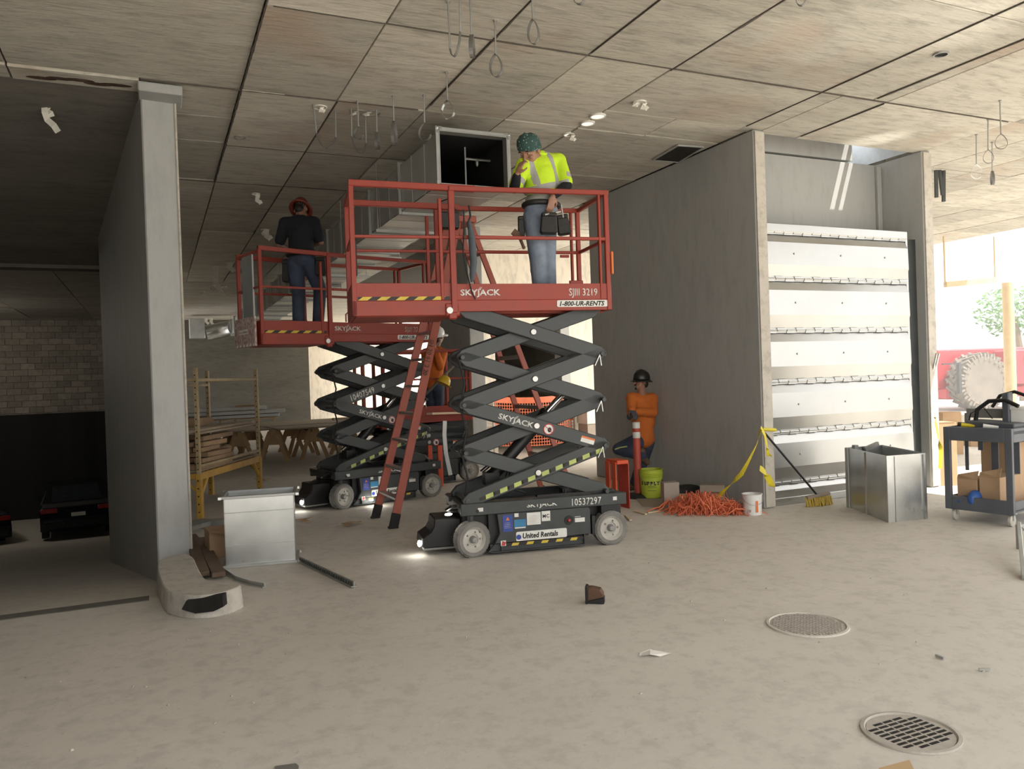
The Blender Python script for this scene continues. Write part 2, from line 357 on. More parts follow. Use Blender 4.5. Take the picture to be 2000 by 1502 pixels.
grid([4.50, 5.42, 6.51], [7.26, 7.88, 9.74, 11.52, 13.36]); grid([4.50, 5.42, 6.51, 7.4, 8.3, 9.4], [13.36, 15.87])
grid([6.51, 7.4, 8.3, 9.4], [11.52, 13.36])
grid([4.50, 5.36], [15.87, 17.0, 18.9, 20.7, 22.5])
grid(XR[:2], YA+[7.88]); grid(XR[1:], [6.42, 7.88]); grid(XR, [7.88, 9.74, 11.52, 13.0])
b = MB(); b.bb((-1, 22.5, CH+.0), (11, 42, CH+.06)); struct('ceiling_far', b, 'soffit', parent=ceil)
# upstand above the shaft, and an added cover gapped to shape the sun streaks
b = MB(); b.bb((6.67, 7.95, CH+.0), (8.86, 8.10, 4.90)); struct('wall_upstand', b, 'wall_concrete')
b = MB(); b.bb((6.4, 7.2, 4.905), (8.80, 8.2, 4.93)); b.bb((8.89, 7.2, 4.905), (8.96, 8.2, 4.93)); b.bb((9.04, 7.2, 4.905), (9.5, 7.9, 4.93)); tag(new('streak_cover', b, 'plywood'), 'added plywood cover over the grey shaft, gapped to shape the sun streaks', 'sheet')
b = MB(); b.bb((9.345, 7.46, CH+.03), (9.36, 11.0, 4.91)); struct('trim_10', b, 'sky_stand_in')  # pale blue plate added to stand in for the bright sky corner
# garage beyond the dark opening
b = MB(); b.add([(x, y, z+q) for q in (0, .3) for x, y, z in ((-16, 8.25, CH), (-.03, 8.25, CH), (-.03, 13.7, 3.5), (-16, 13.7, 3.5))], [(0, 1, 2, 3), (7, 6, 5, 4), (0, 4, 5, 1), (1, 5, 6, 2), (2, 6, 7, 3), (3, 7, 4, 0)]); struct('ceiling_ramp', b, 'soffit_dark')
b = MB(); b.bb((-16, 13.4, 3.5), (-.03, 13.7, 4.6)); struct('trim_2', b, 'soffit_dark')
b = MB(); b.bb((-16, 13.7, 4.16), (0, 31, 4.5)); cg = struct('ceiling_garage', b, 'mortar')
grid([-9, -7.2, -5.4, -3.6, -1.8, 0], [13.7, 16.9, 20.1, 23.3, 26.5, 29.7], 4.115, parent=cg)
b = MB(); b.bb((-16, 30, -2.5), (.3, 30.3, 4.6)); wg = struct('wall_garage', b, 'mortar')
bx = MB(); bx.box((0, 0, 0), (.397, .06, .193)); bme = None
for r_ in range(16):
    for k in range(14):
        x = -6.6+k*.406+(.203 if r_ % 2 else 0); z = .93+r_*.203
        if z > 4.05: continue
        if bme is None:
            o = new('block', bx, 'block', parent=wg, bevel=.006); bme = o.data
        else:
            o = bpy.data.objects.new('block', bme); C.objects.link(o); o.parent = wg; q = o.modifiers.new('edge', 'BEVEL'); q.width = .006; q.segments = 1
        o.location = V((x, 30-.012+random.uniform(-.006, .006), z))-frame_of(wg)
# (the first block's mesh is built about the wall frame, so move it to the origin)
for v in bme.vertices: v.co += frame_of(wg)
b = MB(); b.bb((-16, -.5, -3), (-15.8, 34, 5)); b.bb((-16, -.5, 0), (-2.5, -.3, CH+.05)); struct('wall_left', b, 'wall_dark')  # second box is an unseen rear wall added to keep the left dim
# ramp wall and its cap, with the rounded kerb nose
A = V((-.03, 8.2, 0)); Bp = V((.275, 8.24, 0)); dr = V((-.15, .99, 0)).normalized()
b = MB(); pl = [A, Bp, Bp+dr*4.1, A+dr*4.1]; b.prism([(p.x, p.y) for p in pl], CH+1.2-.03, Matrix.Translation((0, 0, -1.2))); struct('wall_ramp', b, 'wall_concrete', bevel=.012)
b = MB(); b.prism([(-.05, 7.95), (.33, 7.97), (.33, 8.36), (-.05, 8.36)], .09, Matrix.Translation((0, 0, CH-.085))); struct('trim_3', b, 'wall_concrete', bevel=.01)
b = MB(); b.tube((.268, 8.235, .1), (.268, 8.235, CH-.06), .012, 8); struct('trim_4', b, 'curb_concrete')
kz = .165; kp = [(303, 1094), (318, 1150), (345, 1160), (385, 1164), (430, 1159), (466, 1147), (473, 1140), (440, 1142), (412, 1136), (397, 1128), (386, 1108), (375, 1081), (340, 1083)]

for _ in range(2):                                    # round the outline off
    kp = [q for i in range(len(kp)) for q in ((kp[i][0]*.75+kp[(i+1) % len(kp)][0]*.25, kp[i][1]*.75+kp[(i+1) % len(kp)][1]*.25), (kp[i][0]*.25+kp[(i+1) % len(kp)][0]*.75, kp[i][1]*.25+kp[(i+1) % len(kp)][1]*.75))]
top = [PZ(x, y, kz) for x, y in kp]; cen = V((sum(p.x for p in top)/len(top), sum(p.y for p in top)/len(top), 0))
b = MB(); n = len(top)
low = [V((cen.x+(p.x-cen.x)*1.05, cen.y+(p.y-cen.y)*1.05, 0)) for p in top]
b.add([tuple(p) for p in low]+[tuple(p) for p in top], [tuple(range(n))[::-1], tuple(range(n, 2*n))]+[(k, (k+1) % n, n+(k+1) % n, n+k) for k in range(n)])
kerb = struct('kerb', b, 'curb_concrete', bevel=.008)
# black patch under the nose, painted for the shade of a broken-out hollow
b = MB()
pp = [PZ(365, 1166, kz), PZ(385, 1166, kz), PZ(410, 1164, kz), PZ(433, 1160, kz)]
outl = [(358, 1188), (367, 1171), (395, 1168), (437, 1160), (439, 1183), (420, 1192), (385, 1196)]
hp = [PZ(x, y, .165-(y-1163)/42*.15) for x, y in outl]; nn_ = (V((cf.x, cf.y, 0))*-1)
b.add([tuple(p+nn_*.03) for p in hp]+[tuple(p-nn_*.05) for p in hp], [tuple(range(7))]+[(k, (k+1) % 7, 7+(k+1) % 7, 7+k) for k in range(7)]); new('hollow', b, 'painted_void', parent=kerb)
b = MB()
for k in range(5):
    c = A+V((-.20-.15*k, -.08+.03*math.sin(k*2), CH-.002)); b.ell(c, (.12+.05*random.random(), .045, .010), None, 11, 5)
struct('trim_5', b, 'rust_patch')
# shaft
b = MB(); b.bb((6.51, 7.26, 0), (6.67, 11.16, CH+.0)); struct('wall_shaft', b, 'wall_concrete', bevel=.015)
b = MB(); b.bb((6.52, 7.245, .02), (6.66, 7.262, CH-.03)); struct('trim_6', b, 'curb_concrete')
b = MB(); b.bb((9.36, 7.26, 0), (9.52, 11.16, CH)); struct('wall_alcove', b, 'wall_concrete', bevel=.015)
b = MB(); b.bb((9.37, 7.245, .02), (9.515, 7.262, CH-.03)); struct('trim_7', b, 'curb_concrete')
b = MB(); b.bb((6.67, 7.95, 0), (9.36, 8.10, CH-.03)); b.bb((6.67, 11.0, 0), (9.36, 11.16, CH)); struct('wall_plenum', b, 'wall_concrete')
b = MB(); b.bb((9.28, 7.90, 0), (9.36, 7.95, CH-.05)); struct('trim_8', b, 'wall_concrete', bevel=.008)
# back walls
b = MB(); b.bb((5.35, 15.87, 0), (6.80, 16.1, CH)); b.bb((8.47, 15.87, 0), (11.2, 16.1, CH)); b.bb((6.80, 15.87, 2.80), (8.47, 16.1, CH)); struct('wall_back', b, 'wall_pale')
b = MB(); b.bb((8.40, 15.80, 0), (8.62, 16.12, 2.86)); struct('trim_9', b, 'wall_concrete')
b = MB(); b.bb((6.6, 18.5, 0), (8.7, 18.7, CH)); b.bb((6.6, 16.1, 0), (6.75, 18.6, CH)); b.bb((8.6, 16.1, 0), (8.75, 18.6, CH)); struct('wall_store', b, 'wall_dark')
b = MB(); b.bb((5.33, 13.6, 0), (5.62, 15.9, CH)); struct('wall_partition', b, 'wall_concrete', bevel=.012)
b = MB(); b.bb((-1.5, 35, 0), (5.3, 35.3, CH)); b.bb((5.3, 35, 0), (6.15, 38, CH)); struct('wall_far', b, 'wall_dark')
b = MB(); b.bb((6.0, 37.6, 0), (13, 37.9, CH+.4)); struct('wall_end', b, 'wall_pale')
b = MB(); b.bb((-.46, 12.4, -2.5), (-.30, 29.7, CH)); struct('wall_mid', b, 'wall_dark')
# flat black patch painted for the dark opening in the soffit by the shaft
t = thing('painted_slot', 'long rectangular ceiling slot beside the grey shaft wall, its darkness painted on', 'vent', (6.25, 8.35, CH))
b = MB(); b.prism([(6.02, 8.06), (6.38, 8.02), (6.50, 8.70), (6.10, 8.72)], .012, Matrix.Translation((0, 0, CH-.014))); new('slot', b, 'painted_void', t)
b = MB(); q4 = [(6.02, 8.06), (6.38, 8.02), (6.50, 8.70), (6.10, 8.72)]
for k in range(4): b.beam((*q4[k], CH-.012), (*q4[(k+1) % 4], CH-.012), .02, .02)
new('rim', b, 'wall_concrete', t)
# damper with hinged blades
lv = thing('louvre_damper', 'tall bright galvanised louvre damper filling the alcove beside the grey shaft', 'damper', (7.9, 7.35, 0))
HZ = [3.30, 2.735, 2.11, 1.49, .885, .28]; LX0, LX1 = 6.69, 9.10; YL = 7.36
b = MB(); b.bb((LX0, YL-.05, 3.30), (LX1, YL+.08, 3.40)); b.bb((LX0, YL-.03, 0), (LX1, YL+.08, .09)); b.bb((LX1, YL-.02, 0), (LX1+.04, YL+.1, 3.4)); b.bb((LX0-.02, YL-.02, 0), (LX0, YL+.1, 3.4)); new('frame', b, 'louvre_metal', lv, bevel=.006)
b = MB(); b.bb((LX1+.04, YL+.04, 0), (9.36, YL+.06, 3.32)); new('closure_plate', b, 'grey_paint', lv)
zs = HZ+[.09]
for k in range(6):
    z1, z0 = zs[k], zs[k+1]; h = z1-z0
    prof = [(0, z1-.02), (-.055, z1-h*.22), (-.062, z1-h*.70), (-.012, z0+.02)] if k < 5 else [(0, z1-.02), (-.05, z1-h*.5), (-.02, z0)]
    b = MB(); m = len(prof)
    b.add([(x, YL+py+q, pz) for x in (LX0+.005, LX1-.005) for q in (0, .006) for py, pz in prof], [(i, i+1, 2*m+i+1, 2*m+i) for i in range(m-1)]+[(m+i, 3*m+i, 3*m+i+1, m+i+1) for i in range(m-1)]+[(i, m+i, m+i+1, i+1) for i in range(m-1)]+[(2*m+i, 2*m+i+1, 3*m+i+1, 3*m+i) for i in range(m-1)])
    bl = new('blade', b, 'louvre_metal', lv)
    if k < 5:
        b = MB()
        for f_ in (.18, .5, .82): b.ell((LX0+(LX1-LX0)*f_, YL-.062, z1-h*.46), (.012, .008, .012), None, 8, 5)
        new('bolt', b, 'pin_steel', bl)
for k in range(6):
    b = MB(); z1 = HZ[k]; n = 16
    b.bb((LX0, YL-.022, z1-.026), (LX1, YL-.016, z1+.026))
    for i in range(n):
        x0 = LX0+(LX1-LX0)*i/n; x1 = LX0+(LX1-LX0)*(i+1)/n
        b.tube((x0+.006, YL-.028, z1), (x1-.006, YL-.028, z1), .013, 8)
        b.bb((x0+.008, YL-.03, z1+(.004 if i % 2 else -.030)), (x1-.008, YL-.022, z1+(.030 if i % 2 else -.004)))
    new('hinge', b, 'louvre_metal', lv)
# the blocked-off ceiling sleeves
def sleeve(px, py, r_, label, kind='white', strip=None):
    p = PZ(px, py, CH)
    t = thing('ceiling_sleeve', label, 'sleeve', p, group=None)
    b = MB(); b.lathe([(r_, .01), (r_+.012, .01), (r_+.012, -.014), (r_, -.014), (r_, .008)], 18, Matrix.Translation(p)); new('ring', b, 'galv_dull' if kind in ('dark', 'green') else 'tape_white', t)
    b = MB(); b.lathe([(0, .004), (r_, .004), (r_, -.004), (0, -.004)], 18, Matrix.Translation(p)); new('cap', b, {'white': 'tape_white', 'glowing': 'glowing_cap', 'dark': 'painted_void', 'green': 'sleeve_green'}[kind], t)
    for s in (strip or []):
        pts = [p+V((r_*.6*s[0], r_*.6*s[1], -.01))]
        for k in range(1, 6): pts.append(pts[0]+V((s[2]*k/5+.02*math.sin(k*1.7), .02*math.cos(k*2.1), -s[3]*k/5)))
        b = MB(); b.ribbon(pts, s[4], .004, (cr.x, cr.y, .3)); new('tape_strip', b, 'tape_white', t)
    return t
sleeve(1168, 226, .075, 'white capped ceiling sleeve, the farther right of two side by side before the shaft', 'glowing')
sleeve(1148, 240, .07, 'white capped ceiling sleeve, the lower left of two side by side before the shaft', 'glowing')
sleeve(1111, 262, .055, 'white ceiling sleeve with torn tape just above the man in the bandana', 'glowing', strip=[(1, 0, .03, .06, .04)])
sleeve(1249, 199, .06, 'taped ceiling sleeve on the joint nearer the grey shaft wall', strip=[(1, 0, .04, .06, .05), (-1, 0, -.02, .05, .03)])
sleeve(1838, 105, .055, 'open dark ceiling sleeve above and right of the shaft alcove', 'dark')
sleeve(468, 267, .055, 'green ceiling sleeve right of the tall ramp wall', 'green')
sleeve(82, 193, .10, 'bright ceiling sleeve with a long hanging tape over the dark ramp', 'glowing', strip=[(-.5, 0, .14, .30, .06), (.6, 0, .02, .16, .07)])
sleeve(500, 378, .05, 'small taped ceiling sleeve nearest the ramp wall, one strip hanging', strip=[(0, 0, .05, .14, .06)])
sleeve(625, 208, .06, 'taped ceiling sleeve behind the pair of strap hangers farthest left', strip=[(0, 0, .03, .04, .04)])
sleeve(700, 218, .07, 'half dark ceiling sleeve between the strap hangers left of the duct', 'dark', strip=[(-1, 0, -.02, .03, .05)])
sleeve(728, 219, .07, 'ceiling sleeve with a dark edge right beside a half dark one', 'dark', strip=[(-1, 0, -.04, .03, .06)])
for i, (x, y, ln) in enumerate(((518, 448, .12), (420, 520, .42), (448, 513, .14), (474, 510, .20), (468, 535, .16), (415, 558, .10), (438, 560, .16), (395, 570, .08), (402, 622, .16), (412, 622, .2))):
    sleeve(x, y, .07, ['taped sleeve in the ceiling just left of the dark shirted worker', 'sleeve with the longest torn tape hanging over the yellow scaffold', 'greenish taped sleeve above the lift basket corner', 'sleeve with a single square strip near the long ceiling joint', 'sleeve with two thin drooping tapes near the long ceiling joint', 'small taped sleeve left of the long ceiling joint, farther back', 'taped sleeve right on the long ceiling joint, farther back', 'tiny pale sleeve over the far end of the metal duct', 'first of two white taped sleeves above the dark far wall', 'second of two white taped sleeves above the dark far wall'][i], strip=[(-.5, 0, .10, ln*1.4, .10), (.6, .2, -.06, ln*.9, .09)])
sleeve(30, 525, .09, 'sleeve with a drooping white tape on the edge of the dark ramp ceiling', strip=[(0, 0, .05, .2, .08)])

def added_light(label, loc, aim, power, sx=.5):
    """unseen flood added to brighten a pale wall; its own lamp sits in front of the lens"""
    loc = V(loc); d_ = (V(aim)-loc).normalized(); t_ = thing('added_light', label, 'lamp', (loc.x, loc.y, 0))
    b_ = MB(); b_.tube((loc.x, loc.y, .5), loc, .016, 8)
    for k in range(3): b_.tube((loc.x, loc.y, .75), (loc.x+.4*math.cos(2.1*k), loc.y+.4*math.sin(2.1*k), 0), .012, 8)
    new('tripod', b_, 'black_plastic', t_); b_ = MB(); b_.beam(loc-d_*.06, loc, .36, .26); new('housing', b_, 'yellow_steel', t_, bevel=.01)
    b_ = MB(); b_.beam(loc, loc+d_*.006, .30, .20); new('lens', b_, 'glow', t_)
    l_ = lamp('AREA', 'flood', power, (1, .93, .82), loc+d_*.03, d_, shape='RECTANGLE', size=sx, size_y=sx*.6); return t_
added_light('unseen flood added behind the grey shaft to brighten the back wall', (9.15, 12.2, 1.9), (7.6, 15.9, 2.2), 105)  # both floods are added, unseen, to brighten the pale walls
added_light('unseen flood added behind the partition wall to brighten the end wall', (12.6, 36.0, 2.2), (8.6, 37.4, 2.0), 240, .8)

# unseen strip light added out of the frame to brighten the garage
t = thing('added_strip_light', 'unseen strip light added to brighten the dark garage', 'lamp', (-6.5, 26.5, 3.95)); b = MB(); b.bb((-7.2, 26.4, 3.95), (-5.8, 26.6, 4.06)); new('housing', b, 'plate_white', t)
b = MB(); b.bb((-7.15, 26.43, 3.93), (-5.85, 26.57, 3.955)); new('tube', b, 'added_strip_light', t); lamp('POINT', 'strip', 75, (1, .92, .8), (-6.5, 25.0, 3.2), shadow_soft_size=.25)
# unseen spots added in place of two reflected sun patches on the soffit
t = thing('added_light', 'unseen spotlights added right of the open floor for the reflected sun patches', 'lamp', (10.0, 2.6, 0)); b = MB(); b.tube((10, 2.6, 0), (10, 2.6, 1), .03, 8); b.bb((9.8, 2.5, 0), (10.2, 2.7, .03)); b.box((10, 2.6, 1.0), (.3, .2, .14)); new('stand', b, 'black_plastic', t)
for (px, py), e_, sz in (((1735, 55), 800, .30), ((1705, 274), 1100, .11)):
    p = PZ(px, py, CH); o_ = V((10.0, 2.6, 1.1)); lamp('SPOT', 'spot', e_, (1, .95, .84), o_, p-o_, spot_size=sz, spot_blend=1.0, shadow_soft_size=.05)
# ragged concrete fins along the form joints
rn = random.Random(9)
for x0, y0, x1, y1, wd in ((.846, 3.6, .846, 11.5, .030), (1.76, 7.9, 1.76, 22, .022), (2.675, 3.6, 2.675, 7.7, .022), (3.59, 4.0, 3.59, 6.0, .012), (4.50, 3.6, 4.50, 6.1, .030), (6.355, 3.4, 6.355, 7.2, .016), (7.08, 3.8, 7.08, 6.0, .032), (7.29, 6.1, 7.29, 7.3, .018), (.9, 6.06, 9.3, 6.06, .012), (-.03, 7.90, 2.6, 7.88, .014), (.0, 11.52, 4.4, 11.52, .02), (.85, 9.74, 4.4, 9.74, .012), (9.4, 7.0, 14, 7.0, .0)):
    if not wd: continue
    n = int((abs(x1-x0)+abs(y1-y0))/.06); d_ = V((x1-x0, y1-y0, 0)).normalized(); q = V((-d_.y, d_.x, 0)); b = MB(); L_, R_ = [], []
    for k in range(n+1):
        c_ = V((x0, y0, CH-.0085)).lerp(V((x1, y1, CH-.0085)), k/n); a_ = wd*(.3+.7*rn.random())*(.5+.5*math.sin(k*.13+x0)**2); L_.append(c_+q*a_*.5); R_.append(c_-q*a_*.5)
    m_ = n+1; up_ = V((0, 0, .012)); b.add(L_+R_+[p+up_ for p in L_]+[p+up_ for p in R_], [(k, k+1, m_+k+1, m_+k) for k in range(n)]+[(2*m_+k, 3*m_+k, 3*m_+k+1, 2*m_+k+1) for k in range(n)]+[(k, 2*m_+k, 2*m_+k+1, k+1) for k in range(n)]+[(m_+k, m_+k+1, 3*m_+k+1, 3*m_+k) for k in range(n)])
    new('joint_fin', b, 'joint_fin', ceil)

# scatter volume added in the yard in place of lens glare at the opening
m = bpy.data.materials.new('yard_veil'); m.use_nodes = True; nt = m.node_tree; nt.nodes.remove(nt.nodes['Principled BSDF']); vs_ = nt.nodes.new('ShaderNodeVolumeScatter'); vs_.inputs['Density'].default_value = .13; vs_.inputs['Color'].default_value = (1, .99, .96, 1); vs_.inputs['Anisotropy'].default_value = .2
nt.links.new(vs_.outputs[0], nt.nodes['Material Output'].inputs['Volume']); MT['yard_veil'] = m
b = MB(); b.bb((18.3, -12, .305), (19.9, 40, 8)); hz = tag(new('glare_haze', b, 'yard_veil'), 'bright haze added in the yard beyond the right opening in place of glare', 'haze'); hz['kind'] = 'stuff'
# ------------------------------------------------------------------ scissor lifts
FX = (1, 0, 0); FZ = (0, 0, 1); FN = (0, -1, 0)       # lettering frame on a lift's near side
def side(x, z, y): return tr((x, y, z), FX, FZ, FN)
W = .84
def wheel(parent, x, y, steer, ny, rad=.165):
    """tyre on a pale rim; ny = -1 for the near side"""
    M = Matrix.Translation((x, y, rad)) @ Matrix.Rotation(steer, 4, 'Z') @ Matrix.Rotation(PI/2*(1 if ny < 0 else -1), 4, 'X')
    b = MB(); w2 = .062
    b.lathe([(.115, -w2), (rad-.014, -w2), (rad, -w2+.016), (rad, w2-.016), (rad-.014, w2), (.118, w2), (.115, w2-.02), (.115, -w2)], 32, M)
    for k in range(20):                               # tread sipes stand proud as small pads
        a = 2*PI*k/20
        for s in (-1, 1):
            Mk = M @ Matrix.Rotation(a+(.08 if s > 0 else 0), 4, 'Z') @ Matrix.Translation((rad, 0, s*.026)); b.box((0, 0, 0), (.006, .043, .046), Mk)
    t = new('wheel', b, 'tyre', parent, smooth=True)
    b = MB(); b.lathe([(0, .02), (.05, .025), (.055, .035), (.095, .03), (.112, .055), (.118, .06), (.118, -.05), (0, -.05)], 28, M); new('rim', b, 'rim', t, smooth=True)
    b = MB(); b.lathe([(0, .072), (.022, .07), (.034, .05), (.036, .02), (0, .02)], 16, M)
    for k in range(5):
        a = 2*PI*k/5; b.ell(M @ V((.07*math.cos(a), .07*math.sin(a), .036)), .010, None, 8, 5)
    new('hub', b, 'grey_edge', t, smooth=True)
    return t
def logo(x, z, y, size, parent, m='white_print', cut=None, dirx=None, width=1.22, sub='SKYJACK'):
    M = side(x, z, y) if dirx is None else tr((x, y, z), (dirx[0], 0, dirx[1]), (-dirx[1], 0, dirx[0]), FN)
    text(sub, size, M, m, parent, bold=.025, wide=width, cut=cut, strokes=True)
def strip(x0, x1, z0, z1, n, y, parent, m1, m2, lean=.05, name='hazard_stripe'):
    b = MB(); b.bb((x0, y-.0015, z0), (x1, y, z1)); base = new(name, b, m2, parent)
    b = MB(); st = (x1-x0)/n
    for k in range(n):
        a = x0+k*st; c = a+st*.5
        b.add([(a, y-.003, z0), (c, y-.003, z0), (min(c+lean, x1), y-.003, z1), (a+lean, y-.003, z1), (a, y-.001, z0), (c, y-.001, z0), (min(c+lean, x1), y-.001, z1), (a+lean, y-.001, z1)], [(0, 1, 2, 3), (7, 6, 5, 4), (0, 4, 5, 1), (1, 5, 6, 2), (2, 6, 7, 3), (3, 7, 4, 0)])
    new('stripe_dash', b, m1, base)
def make_lift(label, loc, rot, rise, PB, kind):
    L = thing('scissor_lift', label, 'lift', loc, rot, world=False)
    # base
    b = MB(); b.bb((-.10, .02, .385), (1.54, .075, .50)); b.bb((-.10, W-.075, .385), (1.54, W-.02, .50)); b.bb((-.10, .075, .40), (-.02, W-.075, .49)); b.bb((1.47, .075, .40), (1.54, W-.075, .49)); b.bb((.0, .10, .40), (1.47, W-.10, .43))
    fr = new('chassis', b, 'grey_paint', L, bevel=.006)
    b = MB(); b.bb((-.12, .06, .455), (.1, .30, .495)); b.bb((-.12, .54, .455), (.1, .78, .495)); b.bb((.66, .1, .50), (1.45, .16, .52)); b.tube((.95, .12, .5), (.95, .12, .56), .012); b.bb((.95, .2, .5), (1.1, .32, .55)); b.path([(1.05, .13, .51), (1.1, .12, .56), (1.2, .13, .55), (1.28, .15, .51)], .008, 6); new('hose_guide', b, 'black_plastic', L)
    for y0, nm in ((.012, 'battery_tray'), (W-.072, 'hydraulic_tray')):
        b = MB(); b.prism([(.24, .385), (1.14, .385), (1.16, .355), (1.16, .13), (.22, .11), (.15, .04), (.17, .04), (.26, .20)], .06, tr((0, y0+.06, 0), FX, FZ, FN)); tray = new(nm, b, 'grey_paint', L, bevel=.004)
        b = MB(); b.bb((.17, y0-.004, .028), (1.10, y0+.05, .036)); b.bb((.17, y0+.03, .03), (1.12, y0+.045, .10)); b.bb((1.09, y0, .03), (1.1, y0+.05, .13)); b.bb((.27, y0, .03), (.28, y0+.05, .12)); new('pothole_guard', b, 'grey_paint', L)
        if nm == 'battery_tray': near = tray
    b = MB(); b.bb((.17, .08, .10), (1.16, W-.08, .385)); b.bb((1.16, .14, .16), (1.50, W-.14, .385)); b.bb((-.06, .15, .15), (.17, W-.15, .36)); b.tube((1.37, .1, .165), (1.37, W-.1, .165), .03); b.tube((.0, .12, .165), (.0, W-.12, .165), .025); b.bb((1.17, .0, .12), (1.2, .1, .30)); b.bb((1.28, .03, .28), (1.48, .12, .385)); new('underframe', b, 'black_plastic', L)
    b = MB(); b.tube((.0, .075, .25), (.0, .075, .40), .032, 12); b.bb((-.05, .045, .22), (.13, .115, .26)); b.bb((.10, .05, .12), (.14, .11, .26)); b.tube((0, W-.075, .25), (0, W-.075, .4), .032, 12); new('king_pin', b, 'grey_paint', L)
    wheel(L, 0, .06, math.radians(14), -1); wheel(L, 1.37, .06, 0, -1); wheel(L, 0, W-.06, math.radians(14), 1); wheel(L, 1.37, W-.06, 0, 1)
    b = MB(); b.prism([(-.44, .10), (-.43, .17), (-.35, .22), (-.32, .27), (-.31, .345), (-.14, .345), (-.06, .33), (-.06, .07), (-.42, .07)], .36, tr((0, .62, 0), FX, FZ, FN)); bp = new('bumper', b, 'black_plastic', L, bevel=.01)
    b = MB(); b.bb((-.42, .27, .05), (-.10, .61, .068)); new('bumper_skid', b, 'grey_edge', bp)
    b = MB(); b.path([(-.10, .14, .47), (-.17, .13, .465), (-.21, .15, .44), (-.17, .17, .42), (-.10, .18, .42)], .017, 8); new('tie_down', b, 'black_plastic', L, smooth=True)
    # scissor stack
    x0, x1 = -.03, 1.35; z0 = .52; d = V((x1-x0, 0, rise)); ln = d.length
    for k in range(4):
        za = z0+k*rise
        for up in (True, False):
            outer = (up == (k % 2 == 0))              # which of the two crossing arms runs outside
            p, q = (V((x0, 0, za)), V((x1, 0, za+rise))) if up else (V((x0, 0, za+rise)), V((x1, 0, za)))
            e = (q-p).normalized(); nrm = V((-e.z, 0, e.x))
            ys = (.045, .60) if outer else (.112, .533)
            for s_, y in enumerate(ys):
                h = .068; c = .052
                poly = [(-.045, -h*.25), (-.045, h*.35), (.03, h), (ln-.03, h), (ln+.045, h*.35), (ln+.045, -h*.25), (ln-.06, -h), (.06, -h)]
                b = MB(); b.prism(poly, .06, tr((p.x, y+.06, p.z), e, nrm, FN))
                a_ = new('scissor_arm', b, 'grey_paint', L, bevel=.007)
                if s_ == 0 and outer:
                    b = MB()
                    for f_, o_ in ((.5, 0.),): pass
                    m_ = p+e*(ln/2); b.lathe([(0, .016), (.026, .016), (.032, .010), (.034, -.01), (0, -.01)], 14, tr((m_.x, y, m_.z), FX, FZ, FN))
                    for s2 in (0, 1):
                        m_ = p+e*(ln*s2); b.lathe([(0, .010), (.020, .010), (.024, -.01), (0, -.01)], 12, tr((m_.x, y, m_.z), FX, FZ, FN))
                    new('pivot_cap', b, 'pin_steel', a_, smooth=True)
                    if k == 1 and kind != 'low': logo(p.x+e.x*.34-nrm.x*.03, p.z+e.z*.34-nrm.z*.03, y-.001, .072, a_, dirx=(e.x, e.z))
                    if k == 1:
                        c0 = p+e*(ln*.5+.125); b = MB(); b.lathe([(0, .003), (.055, .003), (.055, 0), (0, 0)], 20, tr((c0.x, y, c0.z), FX, FZ, FN)); st_ = new('warning_disc', b, 'plate_white', a_)
                        b = MB(); b.path([c0+V((.05*math.cos(2*PI*i/20), 0, .05*math.sin(2*PI*i/20)))+V((0, y-.003, 0)) for i in range(20)], .005, 5, closed=True); b.beam(c0+V((-.035, y-.004, .035)), c0+V((.035, y-.004, -.035)), .004, .009, (0, 1, 0)); 
                        for v_ in range(1): pass
                        new('ring', b, 'sticker_red', a_)
                        b = MB(); b.ell(c0+V((.008, y-.003, -.006)), (.020, .003, .024), None, 10, 6); new('hand_symbol', b, 'black_print', a_)
                        c0 = p+e*(ln-.19); b = MB(); b.prism([(-.07, -.028), (.07, -.028), (.07, .03), (-.07, .03)], .002, tr((c0.x, y, c0.z), e, nrm, FN)); new('label_plate', b, 'plate_white', a_)
                        b = MB(); b.prism([(-.07, .012), (.07, .012), (.07, .03), (-.07, .03)], .004, tr((c0.x, y, c0.z), e, nrm, FN)); new('label_band', b, 'sticker_orange', a_)
                    if k == 2 and kind == 'second':
                        s0 = p+e*.20-nrm*.038; text('10407549', .112, tr((s0.x, y-.001, s0.z), e, nrm, FN), 'white_print', a_, bold=.022, wide=.80, space=1.08)
                    if k == 0 and kind != 'low':
                        for i in range(9):
                            c0 = p+e*(.17+i*.145)-nrm*.028
                            if abs(.17+i*.145+.04-ln/2) < .055: continue
                            b = MB(); b.prism([(-.06, -.016), (.10, -.016), (.10, .016), (-.06, .016)], .002, tr((c0.x, y, c0.z), e, nrm, FN)); dk = new('tape_ground', b, 'hazard_black', a_)
                            b = MB(); b.prism([(0, -.020), (.075, -.020), (.085, .020), (.01, .020)], .004, tr((c0.x, y, c0.z), e, nrm, FN)); new('tape_dash', b, 'reflex_yellow', a_)
        b = MB()
        for xx in (x0, x1): b.tube((xx, .03, za+(0 if k == 0 else 0)), (xx, .67, za), .020, 10)
        b.tube(((x0+x1)/2, .04, za+rise/2), ((x0+x1)/2, .66, za+rise/2), .022, 10)
        if k < 3:
            for xx, sg in ((x0+.09, -1), (x1-.09, 1)): b.bb((xx-.03, .17, za+rise-.07), (xx+.03, .53, za+rise-.045)); b.bb((xx-.02, .165, za+rise+.05), (xx+.02, .53, za+rise+.075))
        new('cross_pin', b, 'grey_paint', L)
        if k:
            b = MB()
            for xx, sg in ((x1+.005, 1),):
                for dx in (-.055, .055): b.beam((xx-.04, .028, za-.01), (xx-.04+dx*.6-.02, .028, za-.115), .008, .012, (0, 1, 0))
            new('stop_bracket', b, 'pin_steel', L)
